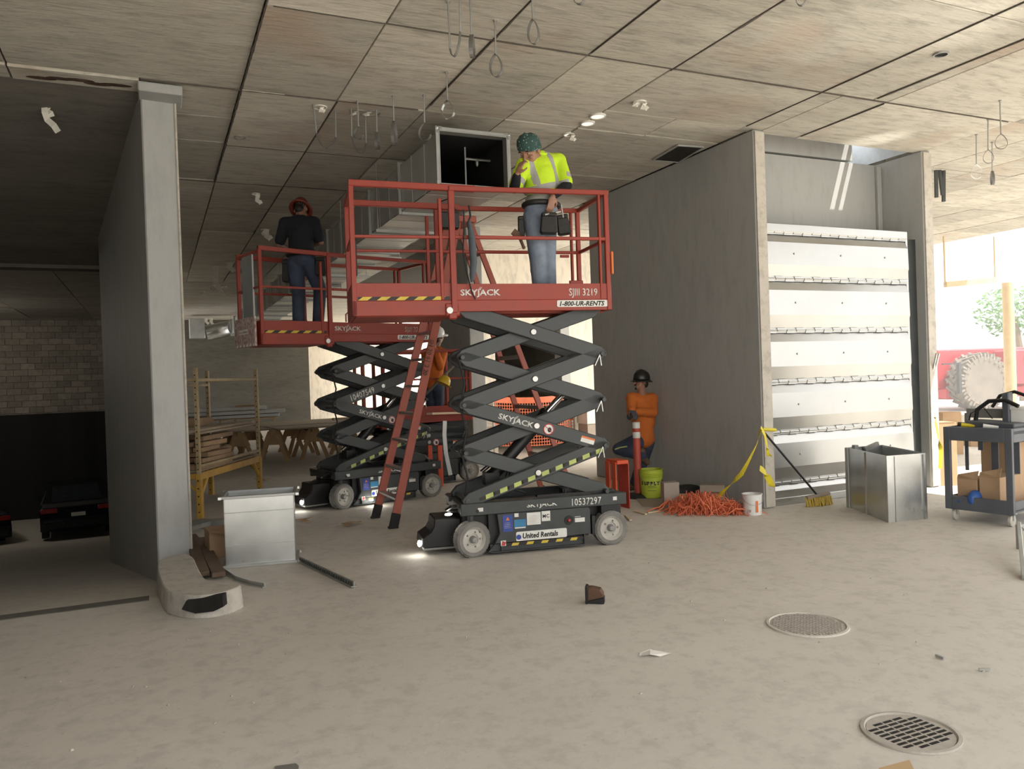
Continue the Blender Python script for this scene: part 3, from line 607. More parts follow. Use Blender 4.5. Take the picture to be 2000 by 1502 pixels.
    if kind != 'low':
        p = V((.28, .35, .70)); q = V((1.08, .35, 1.52)); m_ = p.lerp(q, .70)
        b = MB(); b.tube(p, m_, .062, 16); b.tube(m_, m_+(q-p).normalized()*.03, .068, 16); b.ell(p, .07); b.bb((.20, .28, .62), (.34, .42, .74)); cy = new('lift_cylinder', b, 'black_plastic', L, smooth=True)
        b = MB(); b.tube(m_, q, .034, 14); new('piston_rod', b, 'chrome', cy, smooth=True)
        b = MB()
        for o_ in (-.05, .05): b.path([p+V((-.1, o_, .05)), p+V((.05, o_, .16)), p+V((.18, o_, .05)), p+V((.1, o_-.05, -.1)), V((.6, .35+o_, .52))], .010, 6)
        new('hydraulic_hose', b, 'black_rubber', L, smooth=True)
        b = MB()
        for k in range(3):
            zz = z0+k*rise
            b.path([V((x0-.02, .10, zz)), V((x0+.02, .09, zz+.2)), V((x0-.03, .1, zz+rise))], .010, 6)
        new('control_cable', b, 'black_rubber', L, smooth=True)
    # platform
    XE, XM, XR_ = (-1.015 if kind != 'low' else -.26), -.115, 1.43
    T = .04; zt = PB+1.10; zm = PB+.655; ztb = PB+.225
    R = 'red_paint'
    b = MB(); b.bb((XM, .02, PB+.03), (XR_, W-.02, PB+.07)); b.bb((XM, .0, PB-.03), (XR_+.02, .03, PB+.075)); b.bb((XM, W-.03, PB-.03), (XR_+.02, W, PB+.075)); b.bb((XM, .2, PB-.04), (XR_, .26, PB+.03)); b.bb((XM, W-.26, PB-.04), (XR_, W-.2, PB+.03)); b.bb((XR_-.03, 0, PB-.03), (XR_+.02, W, PB+.07)); dk = new('platform_deck', b, R, L, bevel=.004)
    b = MB(); b.bb((XE, .035, PB+.06), (XM+.1, W-.035, PB+.085)); b.bb((XE, .01, PB-.06), (XM, .04, PB+.075)); b.bb((XE, W-.04, PB-.06), (XM, W-.01, PB+.075)); b.bb((XE, .01, PB-.06), (XE+.03, W-.01, PB+.08)); b.bb((XE+.03, .04, PB-.065), (XM, W-.04, PB-.05)); new('extension_deck', b, R, L, bevel=.004)
    for nm, a0, a1 in (('toe_board', (XM, 0, PB+.075), (XR_, .018, ztb)), ('toe_board', (XM, W-.018, PB+.075), (XR_, W, ztb)), ('toe_board', (XR_, 0, PB+.07), (XR_+.018, W, ztb)), ('toe_board', (XE+.03, .02, PB+.075), (XM, .036, ztb+.01)), ('toe_board', (XE+.03, W-.036, PB+.075), (XM, W-.02, ztb+.01)), ('toe_board', (XE, .02, PB+.08), (XE+.016, W-.02, ztb+.01))):
        b = MB(); b.bb(a0, a1); tb = new(nm, b, R, L, bevel=.002)
        if a0 == (XM, 0, PB+.075): main_tb = tb
    def post(x, y, zb, ztop, w_=T, dp=T):
        b = MB(); b.bb((x-w_/2, y-dp/2, zb), (x+w_/2, y+dp/2, ztop)); return new('post', b, R, L, bevel=.005)
    for y in (.012, W-.012):
        post(XM+.02, y, PB-.04, zt-.02, .055, .045); post(XR_-.01, y, PB-.03, zt-.01, .045); post(XR_-.085, y, PB+.07, zt-.02, .025)
    for y in (.03, W-.03): post(XE+.02, y, PB-.05, zt+.02, .045); post(-.20-.0, y, PB+.08, zt-.09, .032) if kind != 'low' else None
    rails = []
    for y in (.012, W-.012):
        rails += [('top_rail', (XM, y, zt), (XR_+.02, y, zt), T), ('mid_rail', (XM, y, zm), (XR_, y, zm), .032)]
    for y in (.03, W-.03):
        rails += [('top_rail', (XE, y, zt+.03), (XM+.25, y, zt+.005), .05), ('mid_rail', (XE, y, zm), (XM+.1, y, zm), .028)]
    rails += [('end_rail', (XE+.02, .03, zt), (XE+.02, W-.03, zt), T), ('end_rail', (XE+.02, .03, zm), (XE+.02, W-.03, zm), .03), ('end_rail', (XR_, .0, zt), (XR_, W, zt), T), ('end_rail', (XR_, .0, zm), (XR_, W, zm), .032)]
    for nm, p, q, w_ in rails:
        b = MB(); b.beam(p, q, w_, w_*(1.15 if nm == 'top_rail' else 1)); new(nm, b, R, L, bevel=.005)
    b = MB(); b.bb((XE, .008, zt+.005), (XE+.045, .052, zt+.055)); new('post_cap', b, 'black_plastic', L)
    b = MB(); b.bb((XM-.07, .00, PB-.07), (XM+.07, .03, PB+.05)); b.bb((XM-.04, -.006, PB-.10), (XM+.04, .04, PB-.03)); new('slide_roller_bracket', b, R, L, bevel=.012)
    b = MB(); b.lathe([(0, .02), (.03, .02), (.03, -.01), (0, -.01)], 12, side(XM-.03, PB-.02, -.002)); new('slide_roller', b, 'pin_steel', L)
    if kind != 'low':
        strip(XE+.05, XM-.02 if kind == 'first' else XM-.03, PB+.08, PB+.112, 5, .0185, L, 'hazard_yellow', 'hazard_black', .045)
        logo(XM+.075, PB+.118, -.0005, .078, main_tb, width=1.2, m='white_print')
        text('SJIII 3219', .098, side(XR_-.42, PB+.11, -.0005), 'white_print' if kind == 'first' else 'faded_print', main_tb, bold=.010, wide=.80)
        b = MB(); b.prism([(.0, .008), (.012, 0), (.50, 0), (.512, .008), (.512, .056), (.50, .064), (.012, .064), (0, .056)], .003, side(XR_-.54, PB+.002, -.001)); pt = new('phone_plate', b, 'plate_white', L)
        text('1-800-UR-RENTS', .062, side(XR_-.525, PB+.012, -.0045), 'black_print', pt, bold=.025, wide=1.02, shear=.25)
        # chassis print
        logo(.53, .425, .0195, .062, fr, cut=[(.38, True)] if kind == 'first' else [(.42, True)], width=1.2)
        if kind == 'first': text('10537297', .095, side(.965, .408, .0195), 'white_print', fr, bold=.012, wide=.78, space=1.06)
        b = MB(); b.bb((1.40, .018, .43), (1.44, .02, .465)); b.bb((.06, .018, .42), (.11, .02, .455)); new('label_plate', b, 'plate_white', fr)
        b = MB(); b.lathe([(0, .003), (.016, .003), (.016, 0), (0, 0)], 12, side(.055, .425, .02)); new('hole', b, 'black_print', fr)
        yb = .011
        b = MB(); b.bb((.29, yb-.003, .215), (.385, yb, .37)); s1 = new('warning_plate', b, 'sticker_blue', near)
        b = MB(); b.prism([(-.018, -.014), (.018, -.014), (0, .018)], .002, side(.338, .335, yb-.003)); new('warning_triangle', b, 'sticker_orange', near)
        b = MB()
        for q in range(4): b.bb((.305, yb-.004, .25+q*.015), (.37-.01*(q % 2), yb-.0025, .2525+q*.015))
        new('fine_print', b, 'faded_print', near)
        b = MB(); b.bb((.40, yb-.003, .25), (.515, yb, .32)); new('info_plate', b, 'sticker_sky', near)
        b = MB(); b.bb((.405, yb-.003, .345), (.445, yb, .38)); b.bb((.405, yb-.003, .237), (.51, yb, .248)); new('label_plate', b, 'plate_white', near)
        b = MB(); b.bb((.525, yb-.003, .26), (.66, yb, .375)); s2 = new('data_plate', b, 'plate_white', near)
        b = MB()
        for q in range(6): b.bb((.54, yb-.004, .275+q*.014), (.645, yb-.0025, .277+q*.014))
        new('fine_print', b, 'faded_print', s2)
        if kind == 'first':
            b = MB(); b.bb((.67, yb-.003, .285), (.755, yb, .38)); s3 = new('letter_plate', b, 'plate_white', near)
            text('MC', .045, side(.678, .318, yb-.003), 'black_print', s3, bold=.02, wide=.98, space=1.1)
        b = MB(); b.lathe([(0, .004), (.044, .004), (.046, 0), (0, 0)], 20, side(.94, .275, yb)); kn = new('isolator_socket', b, 'black_print', near)
        b = MB(); b.lathe([(0, .02), (.012, .018), (.016, 0), (0, 0)], 12, side(.94, .275, yb-.004)); new('isolator_knob', b, 'sticker_red', kn)
        b = MB(); b.bb((1.0, yb-.003, .25), (1.10, yb, .29)); b.bb((1.0, yb-.003, .30), (1.06, yb, .304)); new('label_plate', b, 'plate_white', near)
        b = MB(); b.prism([(.0, .006), (.008, 0), (.49, 0), (.50, .008), (.50, .078), (.49, .086), (.012, .086), (.0, .076)], .003, side(.415, .118, yb)); pl_ = new('owner_plate', b, 'plate_white', near)
        text('United Rentals', .068, side(.475, .14, yb-.0035), 'black_print', pl_, bold=.03, wide=.86, shear=.12)
        b = MB(); b.lathe([(0, .004), (.024, .004), (.024, 0), (0, 0)], 16, side(.44, .155, yb-.002)); new('owner_emblem', b, 'sticker_blue', pl_)
        for i in range(5):
            b = MB(); b.prism([(0, 0), (.065, 0), (.08, .026), (.015, .026)], .003, side(.37+i*.145, .076, yb+.018)); new('tape_dash', b, 'hazard_yellow', L)
        b = MB(); b.bb((.27, yb+.017, .074), (1.10, yb+.02, .105)); new('tape_ground', b, 'hazard_black', L)
        b = MB(); b.bb((.265, yb-.003, .085), (.315, yb, .135)); new('label_plate', b, 'plate_white', near)
        b = MB(); b.prism([(.0, 0), (.035, 0), (.045, .03), (.01, .045)], .004, side(.27, .088, yb)); new('label_mark', b, 'sticker_red', near)
    return L
P1 = PZ(925, 1090); P2 = PZ(1195, 1065); rot1 = math.atan2(P2.y-P1.y, P2.x-P1.x)
lift1 = make_lift('scissor lift nearest the camera, red basket raised, carrying the man in the lime shirt', (P1.x, P1.y, 0), rot1, .445, 2.305, 'first')
Q1 = PZ(672, 995); Q2 = PZ(850, 970); rot2 = math.atan2(Q2.y-Q1.y, Q2.x-Q1.x)
lift2 = make_lift('raised scissor lift behind the ladder, carrying the man in the black shirt', (Q1.x, Q1.y, 0), rot2, .432, 2.23, 'second')
lift3 = make_lift('lowered scissor lift at the back, carrying the man in the white helmet', (3.27, 11.78, 0), math.radians(8), .105, 1.02, 'low')
def on(L, x, y, z): return L.matrix_basis @ V((x, y, z))
bpy.context.view_layer.update()
# extras of each lift
b = MB(); b.bb((-.99, .10, 2.62), (-.955, .30, 2.98)); new('control_pad', b, 'black_plastic', lift1, bevel=.006)
b = MB(); b.bb((1.30, W-.05, 2.55), (1.45, W-.02, 2.66)); b.bb((1.2, W-.06, 2.9), (1.3, W-.04, 2.93)); new('gate_bracket', b, 'red_paint', lift1, bevel=.004)
b = MB(); b.bb((1.452, -.01, 2.62), (1.476, .03, 2.84)); new('reflector', b, 'sticker_orange', lift1, bevel=.006)
b = MB(); b.bb((-.13, .42, 3.12), (.06, .52, 3.28)); cb = new('control_box', b, 'black_plastic', lift1, bevel=.01)
b = MB(); b.path([(-.1, .47, 3.2), (-.12, .45, 3.38), (-.02, .45, 3.42), (.03, .46, 3.3)], .010, 6); new('box_handle', b, 'black_plastic', cb)
b = MB(); b.bb((-1.02, .24, 2.33), (-.995, .60, 3.31)); new('end_panel', b, 'galv_dull', lift2, bevel=.003)
b = MB(); b.bb((-1.075, .06, 2.15), (-1.05, .80, 2.52)); pl2 = new('placard', b, 'faded_print', lift2, bevel=.003)
b = MB()
for k in range(6): b.prism([(0, 0), (.05, 0), (.07, .03), (.02, .03)], .003, tr((-1.075, .74-k*.12, 2.155), (0, -1, 0), (0, 0, 1), (-1, 0, 0)))
b.bb((-1.078, .3, 2.35), (-1.075, .62, 2.375)); b.bb((-1.078, .3, 2.315), (-1.075, .62, 2.33)); new('placard_print', b, 'plate_white', pl2)
b = MB(); b.path([(.12, -.01, 2.46), (.12, -.01, 2.56), (.15, -.01, 2.585), (.19, -.01, 2.56), (.19, -.01, 2.46)], .010, 6); new('lanyard_hoop', b, 'red_paint', lift2, smooth=True)
for L_ in (lift1, lift2):
    b = MB(); b.ell((-.455, .30, .115), (.02, .035, .03), None, 12, 8); 
    hl = new('lamp', b, 'glow', L_, smooth=True)
b = MB(); b.ell((-.20, .12, .40), (.035, .02, .012), None, 12, 8); new('lamp', b, 'glow', lift1, smooth=True)
# cord bundle hanging at the middle post of the near lift
g = on(lift1, .06, -.05, 3.22)
t = thing('cord_bundle', 'black cord and grey rubber grip hanging at the near lift basket, left of its emblem', 'cord', g)
e1 = V((math.cos(rot1), math.sin(rot1), 0))
b = MB(); b.path([g+e1*a+V((0, 0, z)) for a, z in ((-.05, -.02), (-.055, -.2), (-.07, -.4), (-.04, -.6), (.0, -.78), (.03, -.84))], .007, 6); b.path([g+e1*a+V((0, 0, z)) for a, z in ((.0, .02), (.01, -.08), (-.02, -.15), (-.01, -.2))], .009, 6); new('cord', b, 'black_rubber', t, smooth=True)
b = MB(); b.path([g+e1*a+V((0, 0, z)) for a, z in ((.0, -.12), (.01, -.22), (.02, -.36), (.025, -.5), (.01, -.62), (0., -.68))], [.012, .028, .034, .032, .028, .010], 10); new('grip', b, 'denim_grey', t, smooth=True)
# step ladder
ld = thing('step_ladder', 'tall red fibreglass step ladder with grey treads standing between the two raised lifts', 'ladder', (3.3, 9.1, 0))
top = V((3.45, 9.08, 3.56)); f0, f1 = PZ(733, 1012), PZ(768, 1032); f0.z = f1.z = 0
r0, r1 = V((4.78, 9.62, 0)), V((4.72, 8.55, 0))
tops = [top+V((-.06, .20, 0)), top+V((-.06, -.16, 0)), top+V((.10, .20, 0)), top+V((.10, -.16, 0))]
for i, (bt, tp) in enumerate(zip((f0, f1, r0, r1), tops)):
    b = MB(); d_ = (tp-bt).normalized(); b.beam(bt+d_*.16, tp, .032 if i < 2 else .03, .095 if i < 2 else .07, (1, 0, 0) if True else 0); rl = new('rail', b, 'fibreglass', ld, bevel=.004)
    b = MB(); b.beam(bt, bt+d_*.17, .05, .10, (1, 0, 0)); b.box(bt+V((0, 0, .012)), (.11, .06, .024)); new('foot', b, 'black_rubber', rl, bevel=.004)
    if i == 1:
        pass
for k in range(1, 11):
    f_ = k/11.2; a = f0.lerp(tops[0], f_); c = f1.lerp(tops[1], f_)
    b = MB(); b.beam(a, c, .085, .03); new('tread', b, 'aluminium', ld, bevel=.004)
    if k % 2 == 0:
        a = r0.lerp(tops[2], f_); c = r1.lerp(tops[3], f_); b = MB(); b.beam(a, c, .03, .05); new('rear_brace', b, 'aluminium', ld)
b = MB(); b.bb(top+V((-.13, -.24, -.02)), top+V((.16, .28, .06))); new('top_cap', b, 'fibreglass', ld, bevel=.01)
b = MB()
for s_ in (0, 1):
    a = (f0, f1)[s_].lerp(tops[s_], .72); c = (r0, r1)[s_].lerp(tops[2+s_], .72); b.beam(a, c, .008, .022)
new('spreader', b, 'galv_dull', ld)
e_ = (tops[1]-f1).normalized(); s0 = f1.lerp(tops[1], .60); text('SH 20 61 2 20', .075, tr(tuple(s0+V((-.05, -.055, 0))), tuple(-e_), tuple(V((1, 0, 0)) - e_*e_.x), (0, -1, .0)), 'old_wood', ld, wide=1.0)
# ------------------------------------------------------------------ overhead duct
dz1, dz0 = PXd(857, 250, 8.2).z, PXd(857, 362, 8.2).z
dl = PXd(857, 250, 8.2); DX0 = dl.x; DY = dl.y; DX1 = PY(990, 268, DY).x
dt = thing('overhead_duct', 'long rectangular galvanised duct under the ceiling, open end toward the camera', 'duct', (DX0, DY, dz0))
y = DY; SEG = 1.44; nseg = 17
for k in range(nseg):
    y1 = y+SEG; zo = 0 if k else 0
    x0, x1, a, c = DX0, DX1, dz0+.02, dz1-.02
    b = MB(); th_ = .006
    b.bb((x0, y, a), (x0+th_, y1-.004, c)); b.bb((x1-th_, y, a), (x1, y1-.004, c)); b.bb((x0, y, a), (x1, y1-.004, a+th_)); b.bb((x0, y, c-th_), (x1, y1-.004, c))
    for yy in (y+SEG*.35, y+SEG*.68): b.bb((x0-.004, yy-.006, a-.004), (x1+.004, yy+.006, a+.001)); b.bb((x0-.004, yy-.006, a), (x0, yy+.006, c))
    sg = new('section', b, 'galv_duct', dt)
    b = MB(); fl = .038
    for yy in ((y, y1-.028) if k else (y, y1-.028)):
        b.bb((x0-fl, yy, a-fl), (x0, yy+.024, c+fl)); b.bb((x1, yy, a-fl), (x1+fl, yy+.024, c+fl)); b.bb((x0, yy, a-fl), (x1, yy+.024, a)); b.bb((x0, yy, c), (x1, yy+.024, c+fl))
    fg = new('flange', b, 'galv_dull', sg, bevel=.004)
    if k == 0:
        b = MB()
        for xx in (x0-.02, x1+.02):
            for zz in (a-.02, c+.02): b.bb((xx-.05, DY-.006, zz-.05), (xx+.05, DY, zz+.05)) if False else b.prism([(0, 0), (.07, 0), (.07, .03), (.03, .03), (.03, .07), (0, .07)], .006, tr((xx+(-.02 if xx < x0+.1 else .02), DY, zz+(-.02 if zz < (a+c)/2 else .02)), (1 if xx < x0+.1 else -1, 0, 0), (0, 0, 1 if zz < (a+c)/2 else -1), (0, -1, 0))); b.lathe([(0, .016), (.012, .014), (.013, 0), (0, 0)], 8, tr((xx, DY-.006, zz), FX, FZ, FN))
        new('corner_piece', b, 'galv', sg)
        b = MB(); b.bb((x0+.008, DY+.1, a+.008), (x0+.012, y1+6, c-.008)); b.bb((x1-.012, DY+.1, a+.008), (x1-.008, y1+6, c-.008)); b.bb((x0+.008, DY+.1, c-.012), (x1-.008, y1+6, c-.008)); b.bb((x0+.008, DY+.1, a+.008), (x1-.008, y1+6, a+.012)); new('liner', b, 'black_rubber', sg)
        b = MB(); b.tube((x0+.46, DY+.45, a+.01), (x0+.46, DY+.45, c-.01), .012, 8); b.tube((x0+.46, DY+.45, c-.14), (x1-.01, DY+.45, c-.14), .014, 8); b.ell((x0+.60, DY+.45, c-.17), (.02, .02, .05), None, 10, 6); new('damper_rod', b, 'galv_dull', sg)
    y = y1
b = MB(); yE = y
b.path([(DX0+.1, yE+.1, dz0+.3), (DX0-.1, yE+.4, dz0+.28), (DX0-.5, yE+.6, dz0+.2), (DX0-.9, yE+.6, dz0+.1)], .30, 14); new('elbow', b, 'galv', dt, smooth=True)
b = MB(); b.bb((DX0-1.5, yE+.2, dz0-.1), (DX0-.95, yE+.95, dz0+.65)); new('drop_box', b, 'galv', dt, bevel=.01)
b = MB()
for k in range(1, 12):
    yy = DY+SEG*k*1.5
    if yy < yE:
        for xx in (DX0-.07, DX1+.07): b.tube((xx, yy+.1, dz0-.05), (xx, yy+.1, CH+.02), .005, 6)
        b.bb((DX0-.1, yy+.08, dz0-.075), (DX1+.1, yy+.12, dz0-.04))
new('trapeze_hanger', b, 'galv_dull', dt)
# ------------------------------------------------------------------ strap hangers
def hanger(top_px, bot_px, loop_px, wpx, label, style='drop'):
    p = PZ(*top_px, CH); dd = p.dot(cf); q = PXd(bot_px[0], bot_px[1], dd); e = PXd(loop_px[0], loop_px[1], dd)
    t = thing('strap_hanger', label, 'hanger', p)
    b = MB(); b.tube(p+V((0, 0, .02)), q, .0075, 8); b.lathe([(0, 0), (.016, 0), (.016, -.012), (0, -.012)], 10, Matrix.Translation(p)); new('rod', b, 'galv_dull', t)
    wd = wpx/1540*dd; h = q.z-e.z; side_ = {'drop': cr, 'edge': cr, 'hook': cr, 'thin': cf}.get(style, cr); nn = cr.cross(cz); pts = []
    ax = cr if style in ('drop', 'hook') else (cf*.98+cr*.2)
    if style in ('edge', 'thin'): wd = h*.55
    n = 20; rng = range(n+1) if style != 'hook' else range(0, 15)
    for i in rng:
        a = 2*PI*i/n
        r_ = math.sin(a/2)**1.5
        pts.append(q+ax*(-wd*.72*math.sin(a)*(r_**.4 if r_ > 0 else 0)*.72)+V((0, 0, -h*(1-math.cos(a))/2)))
    ups = (cf+cr*.55).normalized() if style in ('drop', 'hook') else cr
    b = MB(); b.ribbon(pts, .030, .003, tuple(ups)); new('strap', b, 'galv' if 'shining' in label or 'pale strap' in label else 'strap_steel', t)
    return t
def uhanger(t1, b1, t2, b2, low, label):
    p = PZ(*t1, CH); dd = p.dot(cf); p2 = PZ(*t2, CH); d2 = p2.dot(cf); q = PXd(*b1, dd); q2 = PXd(*b2, d2); e = PXd(*low, (dd+d2)/2)
    t = thing('strap_hanger', label, 'hanger', p)
    for a, c in ((p, q), (p2, q2)):
        b = MB(); b.tube(a+V((0, 0, .02)), c, .0075, 8); b.lathe([(0, 0), (.016, 0), (.016, -.012), (0, -.012)], 10, Matrix.Translation(a)); new('rod', b, 'galv_dull', t)
    pts = []
    mid = (q+q2)/2
    for i in range(15):
        s_ = i/14; z_ = (1-(2*s_-1)**2)**.7; pts.append(q.lerp(q2, s_)+V((0, 0, -(mid.z-e.z)*z_))+(e-mid-V((0, 0, e.z-mid.z)))*z_*.0)
    b = MB(); b.ribbon(pts, .03, .003, tuple((cf+cr*.4).normalized())); new('strap', b, 'strap_steel', t)
uhanger((875, 2), (879, 95), (898, -6), (899, 62), (889, 107), 'strap hanger with two long rods at the top edge, nearest the camera')
hanger((918, -6), (921, 68), (923, 113), 8, 'edge-on strap hanger right beside the topmost two-rod hanger', 'edge')
hanger((967, 39), (968, 106), (968, 150), 26, 'teardrop strap hanger on the dark ceiling joint, lower of two loops')
hanger((1039, -8), (1041, 38), (1042, 86), 24, 'teardrop strap hanger right of the dark ceiling joint, its rod cut by the picture top')
hanger((1128, -60), (1130, -30), (1131, 8), 26, 'strap loop barely showing at the top edge above the bandana man')
hanger((1561, -60), (1563, -26), (1563, 11), 22, 'strap loop barely showing at the top edge, near the brightest ceiling panels')
hanger((872, 141), (874, 196), (875, 233), 27, 'strap hanger with a shining loop right above the duct end')
uhanger((612, 203), (618, 260), (655, 215), (656, 268), (636, 289), 'two-rod strap hanger farthest left, above the black shirted worker')
uhanger((686, 212), (687, 266), (714, 225), (715, 280), (701, 297), 'narrow two-rod strap hanger in the middle of the row left of the duct')
hanger((698, 198), (700, 247), (704, 272), 20, 'single rod with an open hook strap behind a narrow two-rod hanger', 'hook')
hanger((735, 214), (736, 258), (736, 292), 10, 'thin edge-on strap hanger between the two-rod hangers and the duct', 'edge')
hanger((768, 188), (769, 236), (769, 285), 14, 'long edge-on strap hanger just left of the duct top', 'edge')
hanger((828, 186), (829, 240), (832, 275), 26, 'open hook strap hanger right above the duct flange', 'hook')
hanger((1953, 196), (1955, 262), (1957, 291), 28, 'strap loop farthest right, high by the bright opening')
hanger((1930, 233), (1930, 293), (1930, 319), 24, 'middle strap loop of the three at the bright opening')
hanger((1907, 263), (1907, 321), (1906, 349), 26, 'pale strap loop of the three at the bright opening, nearest the shaft', )
hanger((1938, 278), (1938, 334), (1939, 361), 8, 'dark edge-on strap among the hangers at the bright opening', 'edge')
for i, (x, y, x2, y2) in enumerate(((1828, 332, 1829, 386), (1835, 332, 1841, 381), (1843, 333, 1843, 394))):
    p = PZ(x, y, CH); q = PXd(x2, y2, p.dot(cf)); b = MB(); b.beam(p, q, .04, .04, cf)
    tag(new('hanging_channel', b, 'grey_paint', None), ['dark steel channel hanging straight from the ceiling right of the shaft, nearest the wall', 'dark steel channel hanging aslant between two straight ones', 'longest dark steel channel hanging beside the slanted one'][i], 'channel')

for L_, p_, e_ in ((lift1, (-.52, .30, .12), .25), (lift2, (-.52, .30, .12), .4), (lift2, (.42, -.10, .07), 1.6)):
    l_ = lamp('POINT', 'marker_lamp', e_, (1, .96, .88), p_, shadow_soft_size=.02); l_.parent = L_
b = MB(); b.ell((.42, .03, .07), (.03, .012, .012), None, 10, 6); new('lamp', b, 'glow', lift2, smooth=True)
# ------------------------------------------------------------------ people
def hivis():
    m = mat('hivis', (.60, .85, .03), .8, 0, col2=(.50, .74, .02), scale=5, bump=.6, bscale=8, contrast=.2); nt = m.node_tree; N = nt.nodes; L = nt.links; bs = N['Principled BSDF']
    a = N.new('ShaderNodeAttribute'); a.attribute_name = 'band'; g_ = N.new('ShaderNodeMath'); g_.operation = 'GREATER_THAN'; g_.inputs[1].default_value = 0; L.new(a.outputs['Fac'], g_.inputs[0])
    mx = N.new('ShaderNodeMix'); mx.data_type = 'RGBA'; L.new(g_.outputs[0], mx.inputs[0]); L.new(bs.inputs['Base Color'].links[0].from_socket, mx.inputs[6]); mx.inputs[7].default_value = (.36, .36, .35, 1); L.new(mx.outputs[2], bs.inputs['Base Color'])
hivis()
def fused(name, mb, m, parent, vox=.011, it=5, attr=None):
    """grow one continuous skin over overlapping limbs"""
    me = bpy.data.meshes.new('t'); base = frame_of(parent)
    me.from_pydata([tuple(V(p)-base) for p in mb.v], [], mb.f); o = bpy.data.objects.new('t', me); C.objects.link(o)
    r = o.modifiers.new('r', 'REMESH'); r.mode = 'VOXEL'; r.voxel_size = vox; r.use_smooth_shade = True
    s = o.modifiers.new('s', 'SMOOTH'); s.iterations = it; s.factor = .5
    bpy.context.view_layer.update(); dg = bpy.context.evaluated_depsgraph_get()
    nm = bpy.data.meshes.new_from_object(o.evaluated_get(dg)); C.objects.unlink(o); bpy.data.objects.remove(o)
    nm.name = name; nm.materials.clear(); nm.materials.append(MT[m])
    for p in nm.polygons: p.use_smooth = True
    if attr:
        at = nm.attributes.new('band', 'FLOAT', 'POINT')
        at.data.foreach_set('value', [attr(V(v.co)+base) for v in nm.vertices])
    ob = bpy.data.objects.new(name, nm); C.objects.link(ob); ob.parent = parent; return ob
def frame(z, y):
    z = V(z).normalized(); y = V(y); y = (y-z*y.dot(z)).normalized(); x = y.cross(z); return Matrix((x, y, z)).transposed()
def hand(b, wr, dirn, nrm, curl=.5, side_=1, s=1.0):
    """palm, four unequal bent fingers and a thumb off the side; nrm = palm-facing normal"""
    d = V(dirn).normalized(); n = V(nrm); n = (n-d*n.dot(d)).normalized(); x = d.cross(n)*side_
    pc = wr+d*.05*s
    b.ell(pc, (.042*s, .018*s, .052*s), Matrix((x, n, d)).transposed(), 12, 8)
    for i, (off, ln) in enumerate(((-.030, .066), (-.010, .078), (.011, .074), (.030, .058))):
        p = wr+d*.088*s+x*off*s; a = curl*.5
        for k, f_ in enumerate((.45, .32, .25)):
            dd_ = d*math.cos(a)+n*math.sin(a); q = p+dd_*ln*1.15*f_*s; b.cap(p, q, (.0105-.001*k)*s, (.0095-.001*k)*s, 8); p = q; a += curl*.9
    p = wr+d*.025*s-x*.034*s; q = p+(d*.62-x*.62+n*.35).normalized()*.042*s; b.cap(p, q, .014*s, .012*s, 8); b.cap(q, q+(d*.9-x*.1+n*.5).normalized()*.034*s, .0115*s, .0095*s, 8)
def head_prims(b, h, face, up, s=1.0):
    M = frame(up, face)
    P = lambda x, y, z: h+M @ V((x, y, z))*s
    b.ell(P(0, -.010, .03), (.074*s, .094*s, .092*s), M, 18, 12); b.ell(P(0, .022, -.045), (.056*s, .066*s, .070*s), M, 14, 9); b.ell(P(0, .060, -.092), (.024*s, .022*s, .018*s), M)
    b.cap(P(0, .088, .002), P(0, .108, -.028), .010*s, .014*s, 8); b.ell(P(0, .082, .022), (.050*s, .014*s, .010*s), M)
    for sx in (-1, 1): b.ell(P(sx*.076, -.008, -.008), (.010*s, .020*s, .032*s), M); b.ell(P(sx*.038, .066, -.028), (.022*s, .020*s, .018*s), M)
    return P, M
